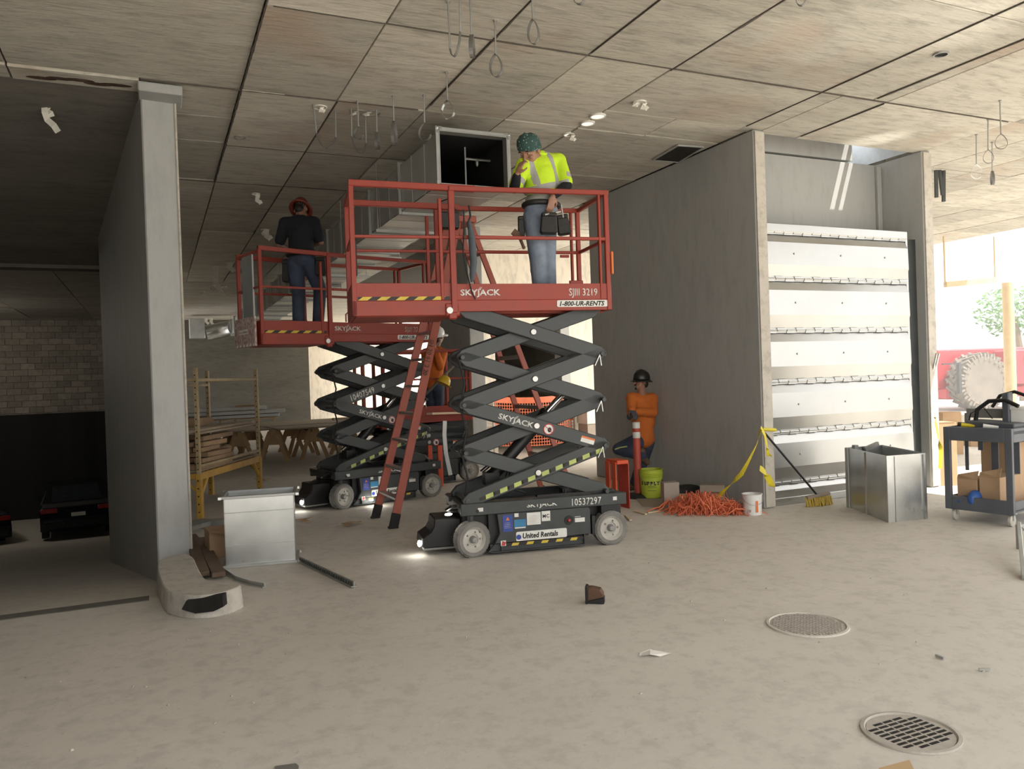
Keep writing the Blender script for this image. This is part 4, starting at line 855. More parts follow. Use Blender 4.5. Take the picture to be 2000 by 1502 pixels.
def person(label, foot, J, face, hup, skin, shirt, trous, boots='boot', sleeve=.55, hem=-.02, sk=1.0, hands=None, hs=1.08, under=None, hats=None, beard=False, attr=None, loose=.018, belt=True, forearm=None):
    t = thing('person', label, 'person', foot)
    rx = (J['shR']-J['shL']).normalized(); up = (J['chest']-J['pel']).normalized(); fr = rx.cross(up)*1; up2 = up
    TM = frame(up, fr); hx = (J['hipR']-J['hipL']).normalized(); PMx = frame(V((0, 0, 1))*.6+up*.4, hx.cross(V((0, 0, 1)))*-1 if False else fr)
    def torso(b, e=0., lo=True):
        b.ell(J['chest']-up*.06, (.168+e, .110+e, .150+e), TM, 18, 12); b.cap(J['pel']+up*.06, J['chest']-up*.08, .122+e, .128+e, 16)
        b.ell((J['chest']+J['pel'])/2+fr*.02, (.150+e, .118+e, .17+e), TM, 18, 12)
        if lo: b.ell(J['pel'], (.165+e, .122+e, .115+e), PMx, 18, 12)
        for s_ in ('shL', 'shR'): b.cap(J['chest']+up*.02, J[s_], .075+e, .062+e, 12)
    def arm(b, s_, e=0., frac=1.0, fore=0.):
        sh, el, wr = J['sh'+s_], J['el'+s_], J['wr'+s_]
        if frac < 1: b.cap(sh, sh.lerp(el, frac), .060+e, .052+e, 12)
        else:
            b.cap(sh, el, .060+e, .047+e, 12)
            if fore: b.cap(el, el.lerp(wr, fore), .046+e, (.046-.014*fore)+e, 12)
    def leg(b, s_, e=0., frac=1.0):
        hp, kn, an = J['hip'+s_], J['kn'+s_], J['an'+s_]
        b.cap(hp, kn, .088+e, .062+e, 14); b.cap(kn, kn.lerp(an, frac), .062+e, .045+e*1.3, 12); b.ell(kn.lerp(an, .3)-fr*.015, (.055+e, .055+e, .09), None)
    def foot_(b, s_, e=0.):
        an, to = J['an'+s_], J['toe'+s_]; b.cap(an-V((0, 0, .03))-(to-an).normalized()*.03, to, .044+e, .038+e, 12); b.cap(an+V((0, 0, .06)), an-V((0, 0, .03)), .046+e, .048+e, 12)
    b = MB(); torso(b, -.012)
    for s_ in 'LR': arm(b, s_, -.004, 1, 1); leg(b, s_, -.012); foot_(b, s_, -.012)
    b.cap(J['chest']+up*.05, J['head']-V(hup)*.06, .066, .060, 14); b.cap(J['chest']+up*.06-rx*.07, J['chest']+up*.11, .05, .05, 10); b.cap(J['chest']+up*.06+rx*.07, J['chest']+up*.11, .05, .05, 10)
    Pf, HM = head_prims(b, J['head'], face, hup, hs)
    if hands:
        for s_ in 'LR':
            if s_ in hands: hand(b, J['wr'+s_], *hands[s_])
    fused('body', b, skin, t, .0075, 3)
    b = MB()
    for sx in (-1, 1): b.ell(Pf(sx*.032, .078, .004), (.010, .006, .005), HM, 10, 6)
    new('eye', b, 'eye_white', t, smooth='all')
    b = MB()
    for sx in (-1, 1): b.ell(Pf(sx*.032, .085, .004), (.006, .004, .006), HM, 8, 6); b.ell(Pf(sx*.034, .090, .026), (.022, .006, .005), HM, 8, 6)
    new('brow', b, 'hair', t, smooth='all')
    b = MB(); b.ell(Pf(0, .088, -.062), (.024, .008, .007), HM, 10, 6); new('mouth', b, 'lip', t, smooth='all')
    if beard:
        b = MB(); b.ell(Pf(0, .086, -.048), (.030, .010, .007), HM, 10, 6); b.ell(Pf(0, .074, -.094), (.024, .016, .020), HM, 10, 6); new('beard', b, 'hair', t, smooth='all')
    b = MB(); b.ell(Pf(0, -.022, .028), (.078, .090, .092), HM, 16, 10); b.ell(Pf(0, -.052, -.03), (.062, .052, .062), HM, 14, 8); new('hair', b, 'hair', t, smooth='all')
    # clothes
    b = MB()
    for s_ in 'LR': leg(b, s_, .024, .97)
    b.ell(J['pel']-up*.0, (.178, .136, .125), PMx, 18, 12); b.cap(J['pel'], J['pel']+up*.09, .13, .128, 14); tw = fused('trousers', b, trous, t)
    b = MB()
    if under is None: torso(b, loose, False); b.cap(J['pel']+up*.02, J['pel']+up*.18, .142+loose*.6, .128+loose*.6, 18); b.ell(J['pel']+up*(.03+hem), (.172+loose*.4, .128+loose*.4, .10), TM, 18, 12)
    else:
        b.ell(J['chest']-up*.06, (.168+loose, .110+loose, .150+loose), TM, 18, 12); b.cap(J['chest']-up*.10, J['pel']+up*(under+.12), .135+loose, .140+loose, 18); b.ell(J['pel']+up*(under+.07), (.172+loose*.6, .142+loose, .07), TM, 18, 12)
        for s_ in ('shL', 'shR'): b.cap(J['chest']+up*.02, J[s_], .075+loose, .062+loose, 12)
    b.cap(J['chest']+up*.06-rx*.08, J['chest']+up*.10, .058+loose*.6, .05+loose*.5, 10); b.cap(J['chest']+up*.06+rx*.08, J['chest']+up*.10, .058+loose*.6, .05+loose*.5, 10)
    for s_ in 'LR': arm(b, s_, loose*.9, sleeve, 0) if sleeve < 1 else arm(b, s_, loose*.8, 1, .92)
    fused('shirt', b, shirt, t, attr=attr)
    b = MB(); b.path([J['chest']+up*.125+TM @ V((.066*math.cos(2*PI*i/18), .062*math.sin(2*PI*i/18), .016*math.sin(2*PI*i/18)*-1)) for i in range(18)], .011, 8, closed=True); new('collar', b, shirt, t, smooth='all')
    if forearm:
        for s_ in 'LR':
            b = MB(); b.cap(J['sh'+s_].lerp(J['el'+s_], .5), J['el'+s_], .062, .056, 12); b.cap(J['el'+s_], J['el'+s_].lerp(J['wr'+s_], .88), .055, .042, 12); fused('undersleeve', b, forearm, t)
    b = MB()
    for s_ in 'LR': foot_(b, s_, .008)
    fused('boots', b, boots, t, .010)
    return t, Pf, HM, TM, up, fr
def hat(t, Pf, HM, m, brim=.13, full=True, bump=True):
    b = MB(); n = 24; prof = [(.100, .020), (.104, .035), (.100, .075), (.082, .115), (.050, .140), (.0, .148)]
    vs = [Pf(r_*math.cos(2*PI*k/n)*.94, r_*math.sin(2*PI*k/n)*1.14-.008, z_) for r_, z_ in prof for k in range(n)]
    b.add(vs, [(i*n+k, i*n+(k+1) % n, (i+1)*n+(k+1) % n, (i+1)*n+k) for i in range(len(prof)-1) for k in range(n)])
    h_ = new('hard_hat', b, m, t, smooth='all')
    b = MB(); o_ = []
    for k in range(n):
        a = 2*PI*k/n; ex = brim if full else (.108+(.075*max(0, math.sin(a))**1.5)); o_.append((ex*math.cos(a)*.95, ex*math.sin(a)*1.12-.008, .012-.012*(ex > .12)))
    vs = [Pf(.098*math.cos(2*PI*k/n)*.94, .098*math.sin(2*PI*k/n)*1.14-.008, .030) for k in range(n)]+[Pf(*p) for p in o_]+[Pf(p[0], p[1], p[2]-.008) for p in o_]+[Pf(.092*math.cos(2*PI*k/n)*.94, .092*math.sin(2*PI*k/n)*1.14-.008, .016) for k in range(n)]
    b.add(vs, [(i*n+k, i*n+(k+1) % n, ((i+1) % 4)*n+(k+1) % n, ((i+1) % 4)*n+k) for i in range(4) for k in range(n)]); new('brim', b, m, h_, smooth='all')
    if bump:
        b = MB(); b.path([Pf(0, -.105, .075), Pf(0, -.06, .135), Pf(0, 0, .152), Pf(0, .06, .135), Pf(0, .10, .08)], .012, 8); new('ridge', b, m, h_, smooth='all')
    return h_
X_ = PXd
# man in the lime shirt on the near lift
D1 = 7.72; dz = lift1.location.z+2.39
J = dict(head=X_(1034, 294, D1-.12), chest=X_(1056, 325, D1), pel=X_(1057, 412, D1), shL=X_(1024, 323, D1-.10), shR=X_(1090, 315, D1+.08), elL=X_(1005, 367, D1-.18), wrL=X_(1010, 341, D1-.30), elR=X_(1107, 362, D1-.02), wrR=X_(1080, 383, D1-.16),
    hipL=X_(1043, 424, D1-.03), hipR=X_(1066, 426, D1+.03), knL=X_(1051, 508, D1-.04), knR=X_(1069, 506, D1), anL=X_(1056, 583, D1+.02), anR=X_(1073, 584, D1+.05))
for s_ in 'LR': J['an'+s_].z = dz+.085; J['toe'+s_] = J['an'+s_]+V((0, 0, -.045))-cr*.10-cf*.13
up1 = (J['chest']-J['pel']).normalized(); rx1 = (J['shR']-J['shL']).normalized()
def seg_par(p, a, c):
    d_ = c-a; s_ = (p-a).dot(d_)/d_.length_squared; q = a+d_*max(0, min(1, s_)); return s_, (p-q).length
def band1(p):
    best = None
    for s_ in 'LR':
        k, dist = seg_par(p, J['sh'+s_], J['el'+s_])
        if dist < .10 and k > .30 and abs((p-J['chest']).dot(rx1)) > .17: return .10-abs(k-.72)
    tt = (p-J['pel']).dot(up1); x = (p-J['chest']).dot(rx1)
    v1 = .028-abs(tt-.225-.25*x); v2 = min(.026-min(abs(x-.075), abs(x+.15)), tt-.22)
    return max(v1, v2)
face1 = (-cr*.46-cf*.66-cz*.50).normalized(); hup1 = (cz*.78-cr*.26-cf*.50).normalized()
m1, Pf, HM, TM, up, fr = person('man in a lime hi-vis shirt and green bandana touching his mouth', (J['anL'].x, J['anL'].y, dz), J, face1, hup1, 'skin', 'hivis', 'denim_pale', sleeve=.86, forearm='black_cloth',
    hands={'L': ((cz*.9+cr*.36), cr*.6+cf*.5, .55, 1), 'R': ((-cz*1.0-cr*.25-cf*.1), (-cr*.4-cf*-.8), .45, -1)}, attr=band1, loose=.022, under=.12, hs=1.21)
b = MB(); n = 24; prof = [(.092, -.012), (.102, .02), (.100, .06), (.085, .10), (.052, .128), (0, .138)]
b.add([Pf(r_*math.cos(2*PI*k/n)*.90, r_*math.sin(2*PI*k/n)*1.06-.012, z_+.030*math.sin(2*PI*k/n)*(1 if i < 2 else .3)) for i, (r_, z_) in enumerate(prof) for k in range(n)], [(i*n+k, i*n+(k+1) % n, (i+1)*n+(k+1) % n, (i+1)*n+k) for i in range(len(prof)-1) for k in range(n)])
for q in ((-.02, -.14, -.02), (.02, -.17, -.05)): b.path([Pf(0, -.105, .01), Pf(q[0]*.5, -.125, -.0), Pf(*q)], [.016, .02, .008], 8)
mm = mat('bandana', (.035, .085, .075), .9, 0, col2=(.02, .05, .045), scale=10); nt = mm.node_tree
vo = nt.nodes.new('ShaderNodeTexVoronoi'); vo.inputs['Scale'].default_value = 42; tcn = [q for q in nt.nodes if q.type == 'TEX_COORD'][0]; nt.links.new(tcn.outputs['Object'], vo.inputs['Vector'])
ls = nt.nodes.new('ShaderNodeMath'); ls.operation = 'LESS_THAN'; ls.inputs[1].default_value = .24; nt.links.new(vo.outputs['Distance'], ls.inputs[0]); mx = nt.nodes.new('ShaderNodeMix'); mx.data_type = 'RGBA'
bs = nt.nodes['Principled BSDF']; nt.links.new(ls.outputs[0], mx.inputs[0]); nt.links.new(bs.inputs['Base Color'].links[0].from_socket, mx.inputs[6]); mx.inputs[7].default_value = (.30, .42, .38, 1); nt.links.new(mx.outputs[2], bs.inputs['Base Color'])
new('bandana', b, 'bandana', m1, smooth='all')
b = MB(); b.cap(J['pel']+up*.08, J['pel']+up*.24, .135, .135, 20); b.ell(J['pel']+up*.10, (.168, .138, .06), TM, 18, 9); fused('undershirt', b, 'grey_cloth', m1)
b = MB(); n = 24; b.path([J['pel']+up*(.05+.01*math.sin(2*PI*k/n))+TM @ V((.178*math.cos(2*PI*k/n), .140*math.sin(2*PI*k/n), 0)) for k in range(n)], .026, 8, closed=True); tb = new('tool_belt', b, 'leather_black', m1, smooth='all')
def pouch(px, py, d, w_, h_, dep, lean, name, m, pr):
    c = X_(px, py, d); u = (cz+cr*lean).normalized(); x = (cr-u*cr.dot(u)).normalized(); y = x.cross(u)
    M = tr(c, x, u, x.cross(u)); b_ = MB(); b_.prism([(-w_*.42, h_*.5), (w_*.42, h_*.5), (w_*.5, -h_*.42), (w_*.38, -h_*.5), (-w_*.4, -h_*.5), (-w_*.5, -h_*.40)], dep, M @ Matrix.Translation((0, 0, -dep/2))); b_.prism([(-w_*.44, h_*.28), (w_*.44, h_*.28), (w_*.44, h_*.5), (-w_*.44, h_*.5)], dep*1.2, M @ Matrix.Translation((0, 0, -dep*.6))); return new(name, b_, m, pr, bevel=.012)
pouch(1072, 437, D1-.20, .17, .20, .09, .05, 'pouch', 'leather_black', tb); pouch(1100, 440, D1-.10, .13, .19, .10, -.15, 'pouch', 'leather_black', tb); pouch(1018, 443, D1-.14, .07, .20, .06, 0, 'pouch', 'leather_black', tb)
b = MB(); b.beam(X_(1002, 452, D1-.17), X_(1012, 460, D1-.17), .06, .05, cf); b.tube(X_(1010, 452, D1-.17), X_(1024, 486, D1-.17), .016, 8); new('hammer', b, 'leather_brown', tb)
b = MB(); b.tube(X_(1064, 419, D1-.26), X_(1095, 413, D1-.2), .010, 8); b.tube(X_(1096, 400, D1-.16), X_(1100, 425, D1-.16), .008, 8); new('hand_tool', b, 'galv_dull', tb)
# man in the black shirt on the second lift, seen from behind
D2 = 10.36; dz2 = 2.315
J = dict(head=X_(588, 410, D2+.06), chest=X_(586, 441, D2), pel=X_(590, 507, D2), shL=X_(557, 436, D2), shR=X_(613, 435, D2), elL=X_(545, 478, D2+.02), wrL=X_(566, 487, D2+.24), elR=X_(626, 473, D2+.02), wrR=X_(606, 482, D2+.24),
    hipL=X_(577, 514, D2), hipR=X_(604, 514, D2), knL=X_(583, 574, D2+.04), knR=X_(625, 566, D2+.16), anL=X_(583, 642, D2), anR=X_(621, 632, D2+.12))
for s_ in 'LR': J['an'+s_].z = dz2+(.085 if s_ == 'L' else .12); J['toe'+s_] = J['an'+s_]+V((0, 0, -.045))+cf*.15
m2, Pf, HM, TM, up, fr = person('man in a black shirt and dark red hard hat, back turned', (J['anL'].x, J['anL'].y, dz2), J, (cf*.8-cz*.6+cr*.15).normalized(), (cz*.8+cf*.58).normalized(), 'skin_dark', 'black_cloth', 'denim_blue', sleeve=.80, under=.03, hs=1.1,
    hands={'L': (cr*.6+cf*.8, -cz, .7, 1), 'R': (-cr*.6+cf*.8, -cz, .7, -1)}, loose=.024)
hat(m2, Pf, HM, 'helmet_red', .142, True)
b = MB(); n = 24; b.path([J['pel']+up*.06+TM @ V((.186*math.cos(2*PI*k/n), .145*math.sin(2*PI*k/n), 0)) for k in range(n)], .022, 8, closed=True); tb = new('tool_belt', b, 'leather_black', m2, smooth='all')
pouch(627, 521, D2-.03, .14, .24, .12, 0, 'pouch', 'leather_black', tb); pouch(560, 530, D2+.02, .10, .30, .12, 0, 'pouch', 'leather_black', tb)
b = MB()
for s_ in 'LR': b.ell(J['kn'+s_]+cf*.05, (.07, .05, .10), None, 12, 8)
new('knee_pad', b, 'leather_black', m2, smooth='all')
# man leaning on the shaft wall
D3 = 11.18
J = dict(head=X_(1252, 745, D3-.04), chest=X_(1254, 786, D3), pel=X_(1256, 857, D3-.05), shL=X_(1234, 778, D3-.10), shR=X_(1273, 779, D3+.05), elL=X_(1233, 812, D3-.24), wrL=X_(1234, 800, D3-.42), elR=X_(1275, 806, D3-.14), wrR=X_(1244, 804, D3-.36),
    hipL=X_(1245, 862, D3-.12), hipR=X_(1264, 862, D3+.02), knL=X_(1208, 877, D3-.14), knR=X_(1253, 905, D3-.02), anL=X_(1254, 890, D3-.16), anR=X_(1240, 955, D3-.0))
J['anR'].z = .085; J['toeR'] = J['anR']+V((0, 0, -.045))-cr*.12-cf*.04; J['toeL'] = J['anL']+V((.10, .03, -.10))
b_ = J
m3, Pf, HM, TM, up, fr = person('man in orange shirt and black hard hat leaning on the grey wall', (J['anR'].x, J['anR'].y, 0), J, (-cr*.93-cf*.35+cz*.06).normalized(), (cz+cr*.05).normalized(), 'skin', 'orange_cloth', 'denim_blue', sleeve=1.0, hem=-.04, beard=True, loose=.028)
hat(m3, Pf, HM, 'helmet_black', .135, True)
b = MB(); hand(b, J['wrR'], -cr*.9-cz*.55, -cf-cz*.2, .55, -1, 1.08); hand(b, J['wrL'], cr*.2-cz*.5-cf*.6, -cz, .6, 1, 1.08); fused('gloves', b, 'glove', m3, .007, 2)
b = MB(); p = X_(1218, 868, D3-.30); b.path([X_(1201, 878, D3-.215), X_(1212, 874, D3-.235), X_(1225, 872, D3-.235)], .010, 6); new('reflective_tape', b, 'reflex_yellow', m3)
# man in the white helmet on the low lift
D4 = 12.9; dz4 = 1.10
J = dict(head=X_(856, 657, D4), chest=X_(848, 692, D4), pel=X_(846, 751, D4), shL=X_(832, 690, D4+.02), shR=X_(864, 690, D4-.05), elL=X_(831, 714, D4-.14), wrL=X_(842, 681, D4-.24), elR=X_(860, 716, D4-.16), wrR=X_(850, 682, D4-.27),
    hipL=X_(840, 758, D4), hipR=X_(855, 758, D4-.04), knL=X_(842, 785, D4), knR=X_(857, 784, D4-.04), anL=X_(842, 806, D4+.02), anR=X_(857, 806, D4+.02))
for s_ in 'LR':
    J['an'+s_].z = dz4+.085; J['toe'+s_] = J['an'+s_]+V((0, 0, -.045))+cf*.1-cr*.08
    J['kn'+s_] = J['hip'+s_].lerp(J['an'+s_], .5)+cf*.06
m4, Pf, HM, TM, up, fr = person('man in orange shirt and white hard hat on the lowered lift', (J['anL'].x, J['anL'].y, dz4), J, (cf*.75+cr*.45+cz*.35).normalized(), (cz*.95-cf*.25).normalized(), 'skin_dark', 'orange_cloth', 'denim_blue', sleeve=1.0, loose=.026,
    hands={'L': (cz*.9+cf*.3, cr, .6, 1), 'R': (cz*.9+cf*.3, -cr, .6, -1)})
hat(m4, Pf, HM, 'helmet_white', .11, False)
# ------------------------------------------------------------------ left side: kerb litter, floor duct, scaffold, tables
def fbox(name, m, parent, a, u, v, z0, z1, bevel=.004, world=True):
    """box standing on plan corner a with plan edges u and v"""
    a, u, v = V(a), V(u), V(v); b_ = MB(); p = [a, a+u, a+u+v, a+v]
    b_.add([(q.x, q.y, z) for z in (z0, z1) for q in p], [(0, 3, 2, 1), (4, 5, 6, 7)]+[(k, (k+1) % 4, 4+(k+1) % 4, 4+k) for k in range(4)]); return new(name, b_, m, parent, bevel=bevel)
def duct_piece(label, a, u, v, h, rings, m='galv', lip=.03, inner='galv_dull', creases=(), base=0., top_flange=True):
    a, u, v = V(a), V(u), V(v); t_ = thing('duct_section', label, 'duct', (a.x, a.y, base)); e = .006
    un, vn = u.normalized(), v.normalized(); b_ = MB()
    def wall(p, q, inw):
        b_.add([(c_.x, c_.y, z) for z in (base, base+h) for c_ in (p, q, q+inw*e, p+inw*e)], [(0, 3, 2, 1), (4, 5, 6, 7)]+[(k, (k+1) % 4, 4+(k+1) % 4, 4+k) for k in range(4)])
    wall(a, a+u, vn); wall(a+v, a+u+v, -vn); wall(a, a+v, un); wall(a+u, a+u+v, -un); new('shell', b_, m, t_)
    b_ = MB(); ai = a+un*e*2+vn*e*2; ui = un*(u.length-e*4); vi = vn*(v.length-e*4)
    pts = [ai, ai+ui, ai+ui+vi, ai+vi]
    b_.add([(q.x, q.y, z) for z in (base+.01, base+h-.02) for q in pts], [(k, (k+1) % 4, 4+(k+1) % 4, 4+k) for k in range(4)]+[(0, 1, 2, 3)]); new('lining', b_, inner, t_)
    for z in rings:
        b_ = MB(); pts = [a-un*lip-vn*lip, a+u+un*lip-vn*lip, a+u+v+un*lip+vn*lip, a+v-un*lip+vn*lip]; inn = [a, a+u, a+u+v, a+v]
        for k in range(4):
            p, q, p2, q2 = pts[k], pts[(k+1) % 4], inn[k], inn[(k+1) % 4]
            b_.add([(c_.x, c_.y, zz) for zz in (z, z+.026) for c_ in (p, q, q2, p2)], [(0, 3, 2, 1), (4, 5, 6, 7), (0, 1, 5, 4), (1, 2, 6, 5), (2, 3, 7, 6), (3, 0, 4, 7)])
        fl_ = new('flange', b_, 'galv_dull', t_, bevel=.003)
        b_ = MB()
        for c_ in pts: b_.box((c_.x, c_.y, z+.013), (.036, .036, .03))
        new('corner_piece', b_, 'galv', fl_, bevel=.004)
    for z in creases:
        b_ = MB(); b_.add([(c_.x, c_.y, zz) for zz in (z-.004, z+.004) for c_ in (a-vn*.004, a+u-vn*.004, a+u, a)], [(0, 3, 2, 1), (4, 5, 6, 7)]+[(k, (k+1) % 4, 4+(k+1) % 4, 4+k) for k in range(4)]); new('crease', b_, 'galv_dull', t_)
    return t_
a0, a1 = PZ(441, 1110), PZ(578, 1098); a0.z = a1.z = 0; un = (a1-a0); vn = V((-un.y, un.x, 0)).normalized()*.40
duct_piece('short galvanised duct section standing on end by the round kerb', a0, un, vn, .655, (0.0, .63), creases=(.20, .50))
b = MB(); p, q = PZ(585, 1098), PZ(692, 1149); p.z = q.z = 0; b.beam(p+V((0, 0, .015)), q+V((0, 0, .015)), .05, .006); b.beam(p+V((0, 0, .03)), q+V((0, 0, .03)), .006, .05)
ag = new('slotted_angle', b, 'galv_dull', None); tag(ag, 'slotted steel angle lying on the floor right of the standing duct section', 'angle')
d_ = (q-p); b = MB(); nrm_ = V((-d_.y, d_.x, 0)).normalized()
for k in range(24):
    c_ = p.lerp(q, (k+.7)/24.6); b.box((c_.x-nrm_.x*.004, c_.y-nrm_.y*.004, .032), (.014, .012, .022))
new('slot', b, 'black_print', ag)
b = MB(); pts = [PZ(x, y) for x, y in ((438, 1118), (462, 1134), (490, 1143), (517, 1148))]; b.ribbon([V((p.x, p.y, .02)) for p in pts], .04, .012); b.ribbon([V((p.x, p.y, .006)) for p in pts], .012, .04)
tag(new('bent_channel', b, 'galv_dull'), 'bent grey metal channel on the floor between round kerb and standing duct', 'channel')
for i, (x0, y0, x1, y1, w_, lab) in enumerate(((374, 1075, 398, 1133, .10, 'dark weathered board lying against the inner side of the round kerb'), (392, 1068, 428, 1134, .11, 'dark weathered board between the kerb board and the standing duct section'), (372, 1058, 402, 1092, .12, 'short grey board under the arc of metal behind the kerb'))):
    p, q = PZ(x0, y0), PZ(x1, y1); b = MB(); b.beam(V((p.x, p.y, .10-.02*i)), V((q.x, q.y, .05)), w_, .04); o = new('board', b, 'old_wood', None, bevel=.004); tag(o, lab, 'board')
p = PZ(412, 1098); t = thing('cardboard_box', 'open brown cardboard box half hidden behind the standing duct section', 'box', (p.x, p.y, 0))
fbox('carton', 'cardboard', t, p+V((.0, .12, 0)), (.28, .03, 0), (-.03, .3, 0), .0, .27)
b = MB(); z = .27; c_ = p+V((0, .12, 0)); b.add([(c_.x, c_.y, z), (c_.x+.28, c_.y+.03, z), (c_.x+.30, c_.y-.10, z-.06), (c_.x+.0, c_.y-.13, z+.02), (c_.x, c_.y, z-.004), (c_.x+.28, c_.y+.03, z-.004), (c_.x+.30, c_.y-.10, z-.064), (c_.x, c_.y-.13, z+.016)], [(0, 1, 2, 3), (7, 6, 5, 4), (0, 4, 5, 1), (1, 5, 6, 2), (2, 6, 7, 3), (3, 7, 4, 0)]); new('flap', b, 'cardboard', t)
p, q = PZ(374, 1032), PZ(448, 1030); b = MB(); b.beam(V((p.x, p.y, .05)), V((q.x, q.y, .05)), .12, .10); tag(new('white_channel', b, 'galv_dull', None, bevel=.006), 'pale channel length lying behind the standing duct section', 'channel')
b = MB(); pts = [PZ(x, y) for x, y in ((372, 1048), (392, 1041), (412, 1036), (440, 1037))]; b.ribbon([V((p.x, p.y, .08)) for p in pts], .05, .006); tag(new('metal_strip', b, 'galv'), 'shiny curved metal strip behind the round kerb', 'strip')
# scaffold
s1, s2 = PZ(392, 1012), PZ(508, 963); s1.z = s2.z = 0; sd = (s2-s1); swd = V((-sd.y, sd.x, 0)).normalized()*.76
sc = thing('scaffold', 'rolling scaffold frame in worn yellow steel carrying lumber, behind the standing duct section', 'scaffold', tuple((s1+s2)/2))
corners = [s1, s2, s2+swd, s1+swd]
for i, c_ in enumerate(corners):
    b = MB(); b.beam(c_+V((0, 0, .52)), c_+V((0, 0, 1.92)), .05, .05, sd); po = new('post', b, 'worn_yellow', sc, bevel=.004)
    b = MB(); b.beam(c_+V((0, 0, 0)), c_+V((0, 0, .56)), .07, .07, sd); b.beam(c_+V((0, 0, .30)), c_+(swd if i in (0, 1) else -swd).normalized()*.2+V((0, 0, .52)), .03, .03); b.beam(c_+V((0, 0, .25)), c_+(sd if i in (0, 3) else -sd).normalized()*.26+V((0, 0, .52)), .035, .05); new('leg', b, 'yellow_steel', po, bevel=.004)
    b = MB()
    for k in range(16):
        cc = c_+V((0, 0, .62+k*.08)); b.tube(cc-cf*.0255-cr*.0, cc-cf*.031, .009, 8)
    for k in range(5):
        cc = c_+V((0, 0, .08+k*.1)); b.tube(cc-cf*.0365, cc-cf*.043, .010, 8)
    new('hole', b, 'black_print', po)
for k, (i, j, z, w_, m_) in enumerate(((0, 1, 1.76, .04, 'worn_yellow'), (3, 2, 1.70, .035, 'worn_yellow'), (0, 3, 1.76, .035, 'worn_yellow'), (1, 2, 1.76, .035, 'worn_yellow'), (0, 1, .66, .035, 'worn_yellow'), (0, 1, .53, .09, 'yellow_steel'), (3, 2, .53, .09, 'yellow_steel'), (0, 3, .53, .07, 'yellow_steel'), (1, 2, .53, .07, 'yellow_steel'))):
    b = MB(); b.beam(corners[i]+V((0, 0, z)), corners[j]+V((0, 0, z)), .04, w_); new('rail', b, m_, sc, bevel=.004)
pg = s1+sd*.02+swd*.03; fbox('platform', 'ply_grey', sc, pg, sd*.96, swd*.94, .58, .60); fbox('platform', 'ply_grey', sc, pg, sd*.96, swd*.94, 1.06, 1.085)
sdn = sd.normalized(); swn = swd.normalized()
for k in range(16):
    lv_ = k//3; off = (k % 3)*.15+.08; st0 = .05+random.uniform(0, .35); ln = random.uniform(.5, 1.25)
    p = s1+sdn*st0+swn*(off+random.uniform(-.02, .02))+V((0, 0, .634+lv_*.072)); q = p+sdn*ln+swn*random.uniform(-.05, .05)
    b = MB(); b.beam(p, q, .12, .06); o = new('lumber_offcut', b, 'lumber', None, bevel=.004); tag(o, 'brown timber offcut in the pile on the lower shelf of the yellow scaffold', 'offcut', 'timber offcuts on the scaffold shelf')
for i, (o0, o1, l0, l1, lab) in enumerate(((.14, .16, -.1, 2.3, 'long plank on the upper scaffold shelf, nearest the camera'), (.34, .34, -.2, 2.1, 'long plank on the upper scaffold shelf, behind the nearest plank'))):
    b = MB(); b.beam(s1+sdn*l0+swn*o0+V((0, 0, 1.105+.0*i)), s1+sdn*l1+swn*o1+V((0, 0, 1.105)), .16, .035); tag(new('plank', b, 'ply_grey', None, bevel=.003), lab, 'plank')
p = s1+sdn*1.05+swn*.44; tag(fbox('closed_carton', 'cardboard', None, p, sdn*.52, swn*.26, 1.087, 1.23, bevel=.006), 'closed brown cardboard box on the upper shelf of the yellow scaffold', 'box')
b = MB(); b.ell(s1+sdn*.32+swn*.52+V((0, 0, 1.19)), (.19, .15, .105), None, 16, 10); tag(new('black_bag', b, 'tarp_black', None, smooth='all'), 'black bag on the upper shelf of the yellow scaffold', 'bag')
# tables on sawhorses
def sawhorse(x, y, rot, label, h=.70):
    t_ = thing('sawhorse', label, 'sawhorse', (x, y, 0), rot, 'sawhorses under the plywood sheets', world=False); L_ = .95
    b_ = MB(); b_.box((0, 0, h-.045), (L_, .09, .09)); new('top_beam', b_, 'plywood', t_)
    for sx in (-1, 1):
        b_ = MB(); b_.prism([(-.11, h-.02), (.11, h-.02), (.23, h-.32), (-.23, h-.32)], .018, tr((sx*(L_/2-.06), 0, 0), (0, 1, 0), (0, 0, 1), (1, 0, 0))); new('gusset', b_, 'plywood', t_)
        for sy in (-1, 1): b_ = MB(); b_.beam((sx*(L_/2-.09), sy*.06, h-.03), (sx*(L_/2+.02), sy*.29, 0), .036, .085, (0, 1, 0)); new('leg', b_, 'plywood', t_)
    return t_
sh0 = sawhorse(.7, 18.1, 1.5, 'wooden sawhorse under the plywood sheets behind the scaffold and second lift')
for i, (x, y, r_) in enumerate(((1.55, 18.2, 1.7), (2.35, 18.0, 1.4), (3.15, 18.15, 1.6), (3.95, 18.05, 1.5), (4.7, 18.2, 1.75), (1.1, 19.9, 1.55), (2.1, 20.0, 1.4), (3.1, 19.8, 1.65), (4.3, 20.0, 1.5))): dup(sh0, (x, y, 0), r_)
sh1 = dup(sh0, (5.55, 20.4, 0), 1.2, 'wooden sawhorse standing clear behind the second lift, right end of the tables')
